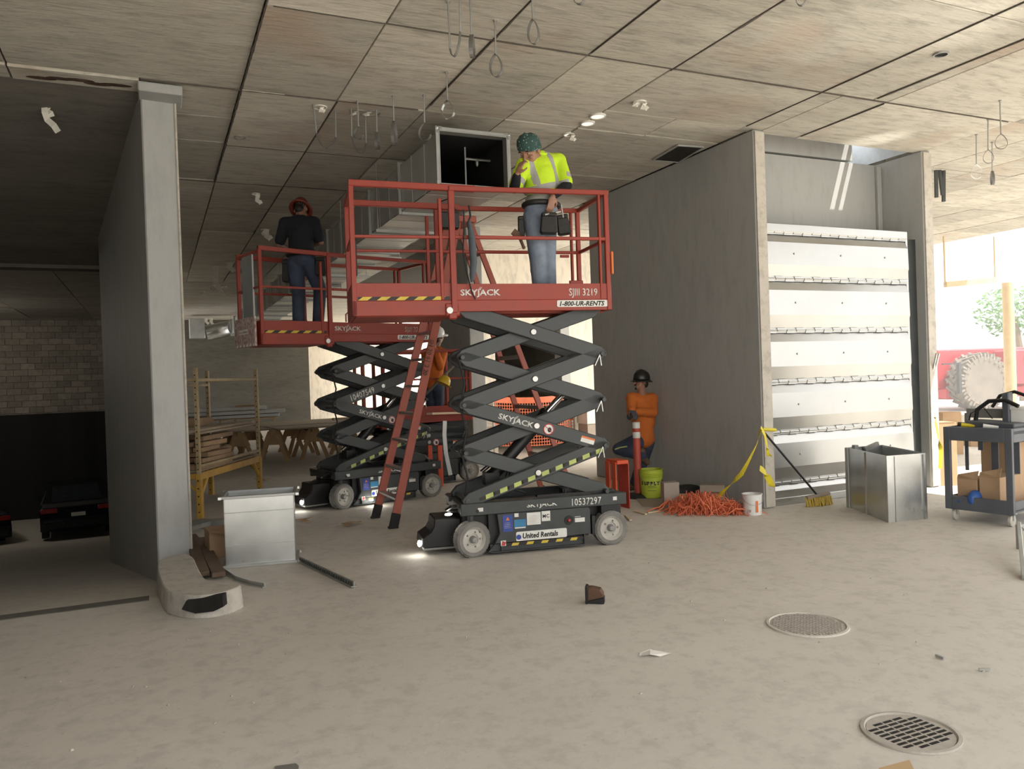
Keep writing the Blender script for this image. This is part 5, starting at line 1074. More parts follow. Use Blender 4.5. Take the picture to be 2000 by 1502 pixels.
for i, (x, y, w_, d_2, r_, z, lab) in enumerate(((.4, 17.4, 1.9, 2.4, .12, .70, 'plywood sheet on sawhorses directly behind the yellow scaffold'), (2.35, 17.35, 2.45, 1.25, .06, .70, 'plywood sheet on sawhorses, the front right one of the tables'), (2.2, 18.75, 2.8, 2.4, .05, .701, 'plywood sheet on sawhorses at the back, behind the second lift'))):
    a = V((x, y, 0)); u = V((math.cos(r_), math.sin(r_), 0)); tag(fbox('plywood_sheet', 'ply_grey', None, a, u*w_, V((-u.y, u.x, 0))*d_2, z, z+.03, bevel=.003), lab, 'sheet')
for i in range(9):
    r_ = i // 3; p = PXd(352, 800, 21.5+r_*.25); q = PXd([545, 556, 520][i % 3], 800, 22.5+r_*.25); z = .82+(i % 3)*.11
    b = MB(); b.beam(V((p.x, p.y, z)), V((q.x, q.y, z+.01)), .14, .085); tag(new('steel_stud', b, 'galv_dull', None, bevel=.004), 'grey steel stud in the stacked bundle before the dark far wall', 'stud', 'steel studs stacked at the far end')
b = MB(); p, q = PXd(345, 812, 21.9), PXd(540, 812, 22.8); b.beam(V((p.x, p.y, .755)), V((q.x, q.y, .755)), .9, .03)
for f_ in (.1, .5, .9): c_ = p.lerp(q, f_); b.beam(V((c_.x-.2, c_.y, .74)), V((c_.x-.25, c_.y, 0)), .09, .05); b.beam(V((c_.x+.2, c_.y, .74)), V((c_.x+.25, c_.y, 0)), .09, .05)
tag(new('stud_rack', b, 'plywood', None), 'low timber rack carrying the bundle of steel studs', 'rack')
b = MB(); p, q = PXd(462, 795, 22.1), PXd(505, 795, 22.1); b.beam(V((p.x, p.y, 1.12)), V((q.x, q.y, 1.12)), .2, .05); tag(new('cardboard_pack', b, 'cardboard', None), 'light brown flat pack on top of the steel studs', 'pack')
b = MB(); p = V((4.1, 20.2, .75)); b.beam(p, p+V((1.1, .1, 0)), .18, .06); tag(new('timber_length', b, 'timber_pale', None), 'pale timber length lying on the back plywood sheet', 'timber')
for i, (x, y, lab) in enumerate(((597, 1020, 'crumpled tan scrap on the floor between standing duct and second lift'), (686, 1027, 'flat tan scrap on the floor left of the ladder feet'), (515, 940, 'brown scrap on the floor right of the scaffold'))):
    p = PZ(x, y); b = MB()
    for k in range(4): a = random.uniform(0, 6); c_ = p+V((random.uniform(-.08, .08), random.uniform(-.05, .05), .02)); b.beam(c_-V((math.cos(a)*.07, math.sin(a)*.07, -.01)), c_+V((math.cos(a)*.08, math.sin(a)*.08, .012*k)), .06, .006)
    tag(new('scrap', b, 'cardboard', None), lab, 'scrap')
# garage beyond: black screen, car
b = MB(); n = 40
b.add([(-15.7+15.0*k/n, 29.75+.03*math.sin(k*1.9), z) for z in (-2.4, 1.0) for k in range(n+1)]+[(-15.7+15.0*k/n, 29.80+.03*math.sin(k*1.9), z) for z in (-2.4, 1.0) for k in range(n+1)], [(k, k+1, n+2+k, n+1+k) for k in range(n)]+[(2*(n+1)+k, 3*(n+1)+k, 3*(n+1)+k+1, 2*(n+1)+k+1) for k in range(n)]+[(n+1+k, n+2+k, 3*(n+1)+k+1, 3*(n+1)+k) for k in range(n)])
tag(new('privacy_screen', b, 'tarp_black', None), 'black screen cloth stretched along the lower garage wall', 'screen')
def car(label, c_, rot):
    t_ = thing('car', label, 'car', c_, rot, world=False); w2 = .90
    prof = [(-2.2, .30), (-2.22, .62), (-2.12, .92), (-1.75, 1.0), (-1.05, 1.40), (-.3, 1.47), (.45, 1.40), (1.1, 1.02), (2.0, .86), (2.25, .62), (2.25, .30)]
    xs = [p_[0] for p_ in prof]; b_ = MB(); m_ = len(prof); vs = []
    for yy, ins in ((-1, .0), (-.93, 1.), (.93, 1.), (1, .0)):
        for x_, z_ in prof: vs.append((x_, yy*w2*(1 if z_ < 1.02 else (.78 if abs(yy) == 1 else .80)), z_ if abs(yy) < 1 else z_-.05*(z_ > .6)))
    b_.add(vs, [(k*m_+i, k*m_+i+1, (k+1)*m_+i+1, (k+1)*m_+i) for k in range(3) for i in range(m_-1)]+[tuple(range(m_)), tuple(range(3*m_, 4*m_))[::-1], (0, m_, 2*m_, 3*m_, 4*m_-1, 3*m_-1, 2*m_-1, m_-1)]); new('body', b_, 'car_paint', t_, bevel=.02)
    b_ = MB(); b_.add([(-1.72, y_*.62, 1.03) for y_ in (-1, 1)]+[(-1.10, y_*.56, 1.385) for y_ in (1, -1)]+[(-1.70, y_*.62, .99) for y_ in (-1, 1)]+[(-1.04, y_*.56, 1.36) for y_ in (1, -1)], [(0, 1, 2, 3), (7, 6, 5, 4), (0, 4, 5, 1), (1, 5, 6, 2), (2, 6, 7, 3), (3, 7, 4, 0)]); new('rear_window', b_, 'glass_dark', t_)
    b_ = MB()
    for y_ in (-.735, .735): b_.bb((-.95, y_-.008, 1.05), (.6, y_+.008, 1.34))
    new('side_window', b_, 'glass_dark', t_)
    for y_ in (-.68, .68): b_ = MB(); b_.bb((-2.2, y_-.2, .78), (-2.12, y_+.2, .90)); new('tail_light', b_, 'tail_red', t_, bevel=.02)
    b_ = MB(); b_.bb((-2.235, -.17, .66), (-2.215, .17, .76)); new('number_plate', b_, 'plate_white', t_); b_ = MB(); b_.bb((-2.29, -.85, .34), (-2.1, .85, .56)); new('rear_bumper', b_, 'car_paint', t_, bevel=.03)
    for x_ in (-1.35, 1.4):
        for y_ in (-.78, .78): b_ = MB(); b_.lathe([(0, .1), (.24, .1), (.32, .09), (.33, .06), (.33, -.06), (.32, -.09), (0, -.09)], 20, Matrix.Translation((x_, y_, .33)) @ Matrix.Rotation(PI/2, 4, 'X')); new('wheel', b_, 'black_rubber', t_, smooth=True)
    return t_
cp = PXd(135, 1050, 21.6); car('dark saloon car parked in the shadowy garage left of the ramp wall', (cp.x, cp.y+1.9, -.133*(cp.y-6.9)+.02), math.radians(97))
cp = PXd(-105, 1050, 21.6); car('dark car at the left picture edge showing one red tail light', (cp.x, cp.y+.9, -.133*(cp.y-6.9)+.02), math.radians(112))
# ------------------------------------------------------------------ right side and floor
# orange folded plastic sign standing open by the near lift
p = PZ(1187, 990); p.z = 0; t = thing('folding_sign', 'orange-red plastic folding floor sign behind the near lift, facing away', 'sign', (p.x, p.y, 0))
q = PZ(1222, 1000); ux = (q-p); ux.z = 0; ux = ux.normalized(); uy = V((-ux.y, ux.x, 0))
for s_ in (0, 1):
    b = MB(); M = tr(p+ux*(.0+.165*s_), uy, (0, 0, 1), ux); b.prism([(0, 0), (.16, 0), (.16, .06), (.15, .56), (.13, .60), (.03, .60), (.01, .56), (0, .06)], .03, M) if False else b.prism([(0, 0), (.10, 0), (.10, .58), (0, .58)], .02, tr(p+ux*(.16*s_)+uy*.0, ux, (0, 0, 1), -uy)); new('leg_panel', b, 'orange_plastic', t, bevel=.006)
b = MB(); b.prism([(-.01, .55), (.27, .55), (.27, .60), (-.01, .60)], .16, tr(p+uy*.16, ux, (0, 0, 1), -uy)); new('top_tray', b, 'orange_plastic', t, bevel=.006)
b = MB(); b.prism([(0, 0), (.26, 0), (.26, .56), (0, .56)], .012, tr(p+uy*.17, ux, (0, 0, 1), -uy)); new('back_panel', b, 'post_red', t)
# delineator post
p = PZ(1247, 971); p.z = 0; t = thing('delineator_post', 'red channelizer post with two white bands standing before the leaning man', 'post', (p.x, p.y, 0))
dd = p.dot(cf); h_ = PXd(1246, 826, dd).z
b = MB(); b.lathe([(.20, 0), (.20, .02), (.17, .045), (.06, .06), (0, .06)], 8, Matrix.Translation(p)); new('base', b, 'black_rubber', t)
b = MB(); b.lathe([(.050, .05), (.052, .12), (.048, h_-.03), (.036, h_), (0, h_)], 18, Matrix.Translation(p)); new('tube', b, 'post_red', t, smooth=True)
for z0 in (PXd(1247, 883, dd).z+.16, PXd(1247, 883, dd).z+.03):
    b = MB(); z0 = z0+.16; b.lathe([(.0505, z0), (.0515, z0+.005), (.0515, z0+.075), (.0505, z0+.08)], 18, Matrix.Translation(p)); new('white_band', b, 'plate_white', t, smooth=True)
def bucket(label, p, r0, r1, h, m, words=None, rings=True, cat='bucket'):
    t = thing('bucket', label, cat, (p.x, p.y, p.z)); M = Matrix.Translation(p)
    b = MB(); pr = [(0, .0), (r0, 0), (r0+.002, .01)]
    for f_ in (.74, .80, .86): pr += [(r0+(r1-r0)*f_, h*f_-.006), (r0+(r1-r0)*f_+.010, h*f_), (r0+(r1-r0)*f_, h*f_+.008)] if rings else []
    pr += [(r1, h-.01), (r1+.008, h-.005), (r1+.008, h), (r1-.005, h), (r0-.004, .012), (0, .012)]; b.lathe(pr, 28, M); new('body', b, m, t, smooth=True)
    b = MB(); b.path([p+V((0, 0, h*.88))+cr*(-(r1+.012)*math.cos(a))-cf*(r1*.7*math.sin(a)*1.25+.02*math.sin(a))+V((0, 0, -.14*math.sin(a)*h/.37)) for a in [PI*k/14 for k in range(15)]], .003, 6); new('bail', b, 'galv_dull', t)
    return t
p = PZ(1273, 972); p.z = .012; t = bucket('lime green plastic bucket standing on cardboard beside the red channelizer post', p, .135, .152, .37, 'lime_plastic')
for body, size, z, x0 in (('SUPPLY', .062, .175, -.13), ('&', .03, .24, -.02)):
    if body == '&': continue
    for i, ch in enumerate(body):
        a = -1.15+i*.30; rr = .1475; pos = p+(cr*math.sin(a)-cf*math.cos(a))*rr+V((0, 0, z)); tx = cr*math.cos(a)+cf*math.sin(a)
        text(ch, size, tr(pos, tx, (0, 0, 1), tx.cross(V((0, 0, 1)))), 'black_print', t, bold=.05, wide=.95)
b = MB()
for zz, w_ in ((.155, .5), (.14, .62), (.10, .55)): b.ribbon([p+(cr*math.sin(a)-cf*math.cos(a))*.1475+V((0, 0, zz)) for a in [-.5+w_*k/6*1.4 for k in range(7)]], .004, .001)
b.ribbon([p+(cr*math.sin(a)-cf*math.cos(a))*.148+V((0, 0, .17)) for a in [.95+.09*k for k in range(5)]], .13, .001); new('print', b, 'black_print', t)
p = PZ(1470, 1004); p.z = 0; t = bucket('small white plastic bucket with a red label at the foot of the shaft wall', p, .098, .108, .235, 'white_plastic', rings=False)
b = MB(); b.ribbon([p+(cr*math.sin(a)-cf*math.cos(a))*.107+V((0, 0, .10)) for a in [.05+.07*k for k in range(5)]], .13, .002); new('label_print', b, 'sticker_orange', t)
b = MB(); b.ribbon([p+(cr*math.sin(a)-cf*math.cos(a))*.107+V((0, 0, .05)) for a in [-.85+.08*k for k in range(6)]], .03, .002); new('label_print', b, 'faded_print', t)
b = MB(); pts = [PZ(x, y) for x, y in ((1243, 975), (1300, 975), (1296, 992), (1256, 990))]; b.add([(q.x, q.y, z) for z in (.001, .010) for q in pts], [(3, 2, 1, 0), (4, 5, 6, 7)]+[(k, (k+1) % 4, 4+(k+1) % 4, 4+k) for k in range(4)]); tag(new('cardboard_sheet', b, 'cardboard_grey', None), 'flat cardboard sheet on the floor under the lime bucket', 'cardboard')
def carton(label, px, py, w_, d_2, h, rot, m='cardboard', flaps=True, z=0., cat='box'):
    p = PZ(px, py); t = thing('cardboard_box', label, cat, (p.x, p.y, z)); u = cr*math.cos(rot)+cf*math.sin(rot); v = V((-u.y, u.x, 0)); a = V((p.x, p.y, z))
    fbox('carton', m, t, a, u*w_, v*d_2, z, z+h)
    if flaps:
        b = MB(); q = [a+V((0, 0, h)), a+u*w_+V((0, 0, h)), a+u*w_*1.0-v*d_2*.35+V((0, 0, h-.07)), a-v*d_2*.35+V((0, 0, h-.07))]; b.add([tuple(x) for x in q]+[tuple(x-V((0, 0, .004))) for x in q], [(0, 1, 2, 3), (7, 6, 5, 4)]+[(k, (k+1) % 4, 4+(k+1) % 4, 4+k) for k in range(4)]); new('flap', b, m, t)
    return t
carton('grey-brown cardboard panel box between the lime bucket and the orange netting', 1298, 997, .19, .14, .33, .1, 'cardboard_grey', False)
carton('dark brown open box against the shaft wall behind the orange netting', 1368, 982, .30, .20, .22, -.25, 'cardboard_grey', True)
carton('low flattened carton leaning beside the grey-brown panel box', 1322, 994, .22, .25, .15, -.3, 'cardboard', True)
p = PZ(1350, 975); b = MB(); b.ell(p+V((-.05, .05, .09)), (.28, .14, .10), None, 14, 8); b.ell(p+V((.18, -.08, .07)), (.16, .12, .08), None, 12, 7); tag(new('black_bag', b, 'tarp_black', None, smooth='all'), 'slumped black bag against the shaft wall between the cartons', 'bag')
# heap of orange netting
p0, p1 = PZ(1330, 1003), PZ(1445, 1003); b = MB(); rn = random.Random(3)
for k in range(330):
    s_ = rn.random(); c_ = p0.lerp(p1, s_)+V((rn.uniform(-.12, .18), rn.uniform(-.1, .28), 0)); hm = .23*math.exp(-((s_-.42)/.42)**2)+.03; a = rn.uniform(0, PI); r_ = rn.uniform(.08, .22); pts = []
    for i in range(7): f_ = i/6; pts.append((c_.x+math.cos(a)*r_*(f_-.5)*2+.03*math.sin(5*f_+k), c_.y+math.sin(a)*r_*(f_-.5)*2+.03*math.cos(4*f_+k), max(.008, hm*(math.sin(PI*f_)*rn.uniform(.3, 1)))))
    b.ribbon(pts, rn.uniform(.005, .014), .003, (math.sin(k), math.cos(k), .9))
nt_ = tag(new('netting_heap', b, 'net_orange', None), 'heap of crumpled orange safety netting on the floor by the shaft corner', 'netting'); 
# safety fence at the store opening
t = thing('safety_fence', 'orange plastic mesh fence strung across the dark doorway at the back', 'fence', (7.3, 15.4, 0))
b = MB(); fa, fb = V((6.55, 15.5, 0)), V((8.40, 15.3, 0))
def fpt(s_, z): return fa.lerp(fb, s_)+V((0, .05*math.sin(7*s_), z-.05*math.sin(PI*s_)))
for z in [.22+.066*k for k in range(16)]:
    b.ribbon([fpt(k/24, z) for k in range(25)], .016, .004)
for k in range(34): b.ribbon([fpt(k/33, .2+1.02*i/6) for i in range(7)], .014, .004, tuple((fb-fa).normalized()))
new('mesh', b, 'net_orange', t)
b = MB(); b.ribbon([fpt(k/24, 1.20) for k in range(25)], .13, .006); b.ribbon([fpt(k/24, .72) for k in range(25)], .08, .006); new('selvedge', b, 'net_orange', t)
b = MB()
for s_ in (0, 1): q = fa.lerp(fb, s_); b.tube(q, q+V((0, 0, 1.35)), .02, 8)
new('stake', b, 'galv_dull', t)
b = MB(); q = V((8.5, 14.6, 0)); b.add([(q.x+dx, q.y, z) for dx, z in ((0, .75), (.55, .78), (.6, 1.42), (.05, 1.38))]+[(q.x+dx, q.y+.02, z) for dx, z in ((0, .75), (.55, .78), (.6, 1.42), (.05, 1.38))], [(0, 1, 2, 3), (7, 6, 5, 4)]+[(k, (k+1) % 4, 4+(k+1) % 4, 4+k) for k in range(4)]); 
t = thing('covered_crate', 'pale film-wrapped crate by the back doorway, right of the mesh fence', 'crate', (8.8, 14.9, 0)); fbox('crate', 'cardboard_grey', t, (8.45, 14.8, 0), (.75, -.1, 0), (.05, .5, 0), 0, .95); fbox('film', 'plastic_film', t, (8.43, 14.77, 0), (.79, -.1, 0), (.05, .56, 0), .6, 1.25)
b = MB(); b.ell((7.9, 13.9, .10), (.16, .12, .10), None, 12, 8); tag(new('orange_bag', b, 'orange_plastic', None, smooth='all'), 'small orange bag on the floor before the mesh fence', 'bag')
# lift 3 clutter: red stanchions, bent strap, yellow hard hat, brace
b = MB(); q0 = PXd(868, 820, 11.9); b.ribbon([PXd(x, y, 11.9) for x, y in ((869, 822), (868, 850), (871, 885), (880, 928))], .06, .006, tuple(cr)); tag(new('bent_strap', b, 'galv', None), 'curved bright metal strap hanging from the lowered lift', 'strap')
for i, (x0, x1, lab) in enumerate(((838, 846, 'left one of two short red boards standing beside the lowered lift'), (857, 866, 'right one of two short red boards standing beside the lowered lift'))):
    q = PXd(x0, 930, 12.2); q2 = PXd(x1, 930, 12.2); zz = PXd(x0, 870, 12.2).z; b = MB(); b.bb((q.x, q.y, 0), (q2.x+.01, q.y+.04, zz)); tag(new('red_board', b, 'orange_plastic', None, bevel=.004), lab, 'board')
q = PXd(866, 749, 12.35); t = thing('yellow_hard_hat', 'yellow hard hat hanging behind the legs of the white helmeted man', 'hat', q)
b = MB(); b.lathe([(.10, 0), (.102, .03), (.085, .09), (.05, .125), (0, .135)], 20, Matrix.Translation(q) @ Matrix.Rotation(.5, 4, 'Y')); new('shell', b, 'helmet_yellow', t, smooth=True); b = MB(); b.lathe([(.10, 0), (.135, -.006), (.135, -.012), (.09, -.008)], 20, Matrix.Translation(q) @ Matrix.Rotation(.5, 4, 'Y')); new('brim', b, 'helmet_yellow', t, smooth=True)
b = MB(); q = PXd(839, 808, 11.75); q2 = PXd(905, 806, 12.6); b.beam(q, q2, .10, .03); tag(new('timber_plank', b, 'timber_pale', None), 'pale plank laid across the basket edge of the lowered lift', 'plank')
b = MB(); b.tube(PXd(796, 806, 12.75), PXd(892, 708, 12.3), .022, 10); tag(new('steel_pipe', b, 'galv_dull', None, smooth=True), 'grey steel pipe leaning on the rail of the lowered lift', 'pipe')
# caution tape
def tape(label, pts, wd=.05, twist=True):
    b = MB(); n = 26; P_ = []
    for i in range(n+1):
        f_ = i/n*(len(pts)-1); k = min(int(f_), len(pts)-2); P_.append(V(pts[k]).lerp(V(pts[k+1]), f_-k))
    ups = [V((math.sin(i*.22), .3, math.cos(i*.22))) if twist else V((0, 0, 1)) for i in range(n+1)]
    b.ribbon(P_, wd, .003, ups); return tag(new('caution_tape', b, 'tape_yellow', None), label, 'tape')
c1 = PXX(1487, 842, 6.5)
def pxl(pts, d0, d1): return [PXd(x, y, d0+(d1-d0)*i/(len(pts)-1)) for i, (x, y) in enumerate(pts)]
tape('yellow caution tape sagging from the shaft corner to the orange netting', pxl([(1486, 838), (1478, 868), (1462, 900), (1448, 926), (1430, 943), (1412, 960), (1400, 975)], 8.72, 9.3))
tape('short yellow tape tail hanging over the louvre from the shaft corner', pxl([(1486, 834), (1494, 850), (1499, 878), (1500, 888), (1508, 892)], 8.74, 8.9), .04)
tape('separate yellow tape scrap tied lower on the shaft corner', pxl([(1484, 914), (1494, 922), (1503, 938), (1508, 950)], 8.74, 8.85), .07)
b = MB(); b.tube((6.49, 7.24, PXX(1486, 838, 6.5).z), (6.69, 7.24, PXX(1486, 838, 6.5).z-.02), .02, 8); tag(new('tape_knot', b, 'tape_yellow', None), 'yellow tape knotted round the corner of the shaft wall', 'tape')
tape('yellow tape hanging on the right wall end of the alcove', pxl([(1826, 815), (1832, 850), (1838, 880), (1836, 915)], 10.2, 10.15), .05)
# broom
t = thing('push_broom', 'broom with a black handle and yellow bristles leaning on the louvre', 'broom', PZ(1600, 1000)); h0 = PZ(1598, 988); h0.z = .12; h1 = PXd(1494, 846, 9.25)
b = MB(); b.tube(h0, h1, .013, 10); new('handle', b, 'black_plastic', t, smooth=True)
ax = (cr*.85+cf*.25).normalized(); b = MB(); b.beam(h0-ax*.16+V((0, 0, -.01)), h0+ax*.16+V((0, 0, .02)), .06, .035); new('head_block', b, 'cardboard_grey', t, bevel=.006)
b = MB(); rn = random.Random(5)
for k in range(60):
    c_ = h0+ax*rn.uniform(-.155, .155)+V((rn.uniform(-.025, .025), rn.uniform(-.025, .025), -.01)); b.tube(c_, V((c_.x+rn.uniform(-.02, .02), c_.y-.02+rn.uniform(-.02, .02), .003)), .010, 5, .006)
new('bristles', b, 'bristle', t)
# duct piece on the right
a, l_, r_ = PZ(1735, 1021), PZ(1657, 990), PZ(1812, 1013)
for q in (a, l_, r_): q.z = 0
t = duct_piece('shiny square duct section standing before the louvre, right of the broom', a, (r_-a), (l_-a), .70, (), m='galv')
b = MB(); un = (r_-a).normalized(); vn = (l_-a).normalized()
for q, hh in ((l_, .7),): b.beam(q-vn*.03+V((0, 0, .0)), q-vn*.03+V((0, 0, .70)), .05, .05)
new('end_flange', b, 'galv_dull', t, bevel=.004)
b = MB(); q = a+(r_-a)*.45+(l_-a)*.96; b.beam(q+V((0, 0, .66)), q+un*.2+V((0, 0, .72)), .04, .06); q = l_+V((.05, -.08, .70)); b.box(q, (.06, .05, .06)); new('clip', b, 'grey_edge', t, bevel=.004)
b = MB(); b.beam(a-un*.004+(l_-a)*.5, a-un*.004+(l_-a)*.5+V((0, 0, .69)), .02, .01); b.beam(a+un*.1-vn*.004, a+un*.1-vn*.004+V((0, 0, .69)), .006, .006); b.beam(r_-vn*.004-un*.05, r_-vn*.004-un*.05+V((0, 0, .69)), .03, .008); new('seam', b, 'galv', t)
# tool cart
w0, w1 = PZ(1862, 1016), PZ(1972, 1030); w0.z = w1.z = 0; u = (w1-w0).normalized(); v = V((-u.y, u.x, 0)); 
a = w0-u*.07; CWd = (w1-w0).length+.12; CL = .95
ct = thing('service_cart', 'dark grey plastic service cart loaded with cartons, at the right picture edge', 'cart', (a.x, a.y, 0))
def cp_(x, y, z): return a+u*x+v*y+V((0, 0, z))
Mx = tr(a, u, (0, 0, 1), u.cross(V((0, 0, 1))))
zt_ = .98
b = MB()
for y0 in (0, CL): 
    Mp = tr(a+v*(y0+(.02 if y0 == 0 else .02)), u, (0, 0, 1), u.cross(V((0, 0, 1))))
    for q in ([(0, .12), (.065, .12), (.065, zt_), (0, zt_)], [(CWd-.065, .12), (CWd, .12), (CWd, zt_), (CWd-.065, zt_)], [(.065, .12), (CWd-.065, .12), (CWd-.065, .26), (.065, .26)], [(.065, zt_-.14), (CWd-.065, zt_-.14), (CWd-.065, zt_), (.065, zt_)]): b.prism(q, .04, Mp)
new('end_frame', b, 'cart_plastic', ct, bevel=.004)
b = MB()
for z0, z1 in ((.14, .17), (zt_-.06, zt_-.03)): p_ = [cp_(0, .02, 0), cp_(CWd, .02, 0), cp_(CWd, CL, 0), cp_(0, CL, 0)]; b.add([(q.x, q.y, z) for z in (z0, z1) for q in p_], [(0, 3, 2, 1), (4, 5, 6, 7)]+[(k, (k+1) % 4, 4+(k+1) % 4, 4+k) for k in range(4)])
new('shelf', b, 'cart_plastic', ct)
b = MB(); b.beam(cp_(CWd-.01, .02, .2), cp_(CWd-.01, CL, .2), .02, .10); b.beam(cp_(CWd-.01, .02, zt_-.07), cp_(CWd-.01, CL, zt_-.07), .02, .14); b.beam(cp_(.01, .02, .2), cp_(.01, CL, .2), .02, .10); b.beam(cp_(.01, .02, zt_-.05), cp_(.01, CL, zt_-.05), .02, .10); new('side_rail', b, 'cart_plastic', ct, bevel=.004)
b = MB(); b.beam(cp_(0, .5, zt_+.12), cp_(CWd, .5, zt_+.12), .05, .10); b.beam(cp_(.0, .5, zt_), cp_(.0, .5, zt_+.12), .04, .05); new('tray_lip', b, 'grey_edge', ct, bevel=.004)
b = MB(); Mp = tr(a+v*.30, u, (0, 0, 1), u.cross(V((0, 0, 1))))
for x0, x1 in ((.065, .10), (.33, .40), (.46, CWd-.065)): b.prism([(x0, .5), (x1, .5), (x1, zt_-.14), (x0, zt_-.14)], .01, Mp)
b.prism([(.2, .72), (.25, .72), (.25, zt_-.14), (.2, zt_-.14)], .01, Mp); new('divider', b, 'cart_plastic', ct)
for x, y in ((.07, .05), (CWd-.05, .05), (.07, CL-.05), (CWd-.05, CL-.05)):
    c_ = cp_(x, y, .062); b = MB(); b.lathe([(0, .018), (.05, .018), (.062, .012), (.062, -.012), (.05, -.018), (0, -.018)], 18, tr(c_, v, (0, 0, 1), v.cross(V((0, 0, 1))))); cs = new('caster', b, 'rim', ct, smooth=True)
    b = MB(); b.beam(c_+u*.024, c_+u*.024+V((0, 0, .07)), .006, .04, v); b.beam(c_-u*.024, c_-u*.024+V((0, 0, .07)), .006, .04, v); b.box(c_+V((0, 0, .07)), (.07, .07, .012)); new('fork', b, 'galv_dull', cs)
for x, y, w_, d_2, z, h, m, lab in ((.08, .08, .20, .35, .172, .26, 'cardboard', 'carton on the lower cart shelf, left side'), (.30, .08, .20, .46, .172, .30, 'cardboard', 'carton on the lower cart shelf, right side'), (.08, .60, .38, .3, .172, .62, 'cardboard', 'tall carton at the back of the lower cart shelf')):
    q = cp_(x, y, 0); t = thing('cardboard_box', 'brown '+lab, 'box', (q.x, q.y, z)); fbox('carton', m, t, q, u*w_, v*d_2, z, z+h)
    b = MB(); q2 = [cp_(x, y, z+h), cp_(x+w_, y, z+h), cp_(x+w_+.03, y-.02, z+h+.10), cp_(x+.03, y-.04, z+h+.05)]; b.add([tuple(k) for k in q2]+[tuple(k+v*.006) for k in q2], [(0, 1, 2, 3), (7, 6, 5, 4)]+[(k, (k+1) % 4, 4+(k+1) % 4, 4+k) for k in range(4)]); new('flap', b, m, t)
b = MB(); b.ell(cp_(.27, .06, .24), (.10, .06, .09), None, 12, 8); b.ell(cp_(.15, .07, .21), (.10, .05, .05), None, 10, 7); tag(new('blue_bag', b, 'blue_plastic', None, smooth='all'), 'blue plastic bag on the lower cart shelf', 'bag')
t = thing('steel_saw', 'dark saw with arched handles lying on the cart top', 'tool', cp_(.4, .4, zt_-.03)); zb = zt_-.03
b = MB(); b.path([cp_(.20, .25, zb+.06), cp_(.22, .25, zb+.20), cp_(.34, .25, zb+.29), cp_(.5, .25, zb+.30), cp_(.62, .25, zb+.24)], .022, 10); b.path([cp_(.28, .45, zb+.22), cp_(.36, .45, zb+.34), cp_(.5, .45, zb+.38), cp_(.66, .45, zb+.32)], .018, 8); new('arched_handle', b, 'black_plastic', t, smooth=True)
b = MB(); b.prism([(.43, .02), (.50, .02), (.50, .40), (.43, .38)], .10, tr(a+v*.42+V((0, 0, zb-.02)), u, (0, 0, 1), u.cross(V((0, 0, 1))))); b.prism([(.15, .0), (.62, 0), (.62, .07), (.15, .09)], .3, tr(a+v*.45+V((0, 0, zb)), u, (0, 0, 1), u.cross(V((0, 0, 1))))); new('saw_body', b, 'cart_plastic', t, bevel=.01)
b = MB(); b.path([cp_(.1, .3, zb+.05), cp_(.18, .2, zb+.16), cp_(.25, .3, zb+.24), cp_(.3, .4, zb+.1)], .006, 6); new('power_cord', b, 'black_rubber', t)
for i, (x, y, l2, m, lab) in enumerate(((.12, .12, .16, 'tape_yellow', 'yellow handled tool lying at the near edge of the cart top'), (.36, .07, .12, 'plate_white', 'pale tool lying at the near edge of the cart top'), (.02, .25, .2, 'old_wood', 'brown tool on the left corner of the cart top'))):
    b = MB(); b.tube(cp_(x, y, zb+.045), cp_(x+l2, y+.06, zb+.03), .022, 8, .014); tag(new('hand_tool', b, m, None, smooth=True), lab, 'tool')
q = cp_(CWd-.1, .25, zb+.03); t = thing('pale_case', 'pale case on the cart top at the picture edge', 'case', q); fbox('case', 'white_plastic', t, cp_(.5, .35, 0), u*.25, v*.4, zb+.07, zb+.22); fbox('case_lid', 'white_plastic', t, cp_(.49, .34, 0), u*.27, v*.42, zb+.20, zb+.23)
# sheet edge at the right border, plank end at the bottom, floor covers
q = PZ(1996, 1120); t = thing('steel_stand', 'grey steel frame end at the right picture edge, below the cart', 'frame', (q.x, q.y, 0))
b = MB(); qa, qb = PXd(1990, 1025, 6.9), PXd(2000, 1130, 5.9); b.beam(qa, qb, .03, .06); b.beam(V((qa.x, qa.y, qa.z)), V((qa.x+.35, qa.y-.05, qa.z-.22)), .05, .03); b.beam(qb, V((qb.x+.3, qb.y, 0.02)), .04, .04); b.beam(V((qa.x, qa.y, 0)), qa, .04, .04); new('bar', b, 'galv_dull', t, bevel=.004)
b = MB(); pts = [PZ(x, y, .14) for x, y in ((1716, 1500), (1776, 1484), (1790, 1512), (1720, 1530))]; b.add([(q.x, q.y, z) for z in (.10, .14) for q in pts], [(3, 2, 1, 0), (4, 5, 6, 7)]+[(k, (k+1) % 4, 4+(k+1) % 4, 4+k) for k in range(4)]); b.bb((pts[0].x+.01, pts[0].y-.2, 0), (pts[1].x, pts[0].y-.1, .11)); tag(new('timber_offcut', b, 'plywood', None), 'yellow-brown timber end poking in at the bottom edge', 'timber')
b = MB(); pts = [PZ(x, y) for x, y in ((536, 1500), (578, 1494), (584, 1500), (580, 1512), (540, 1512))]; b.add([(q.x, q.y, z) for z in (.001, .008) for q in pts], [(4, 3, 2, 1, 0), (5, 6, 7, 8, 9)]+[(k, (k+1) % 5, 5+(k+1) % 5, 5+k) for k in range(5)]); tag(new('steel_plate', b, 'galv_dull', None), 'small grey plate on the floor at the bottom edge', 'plate')
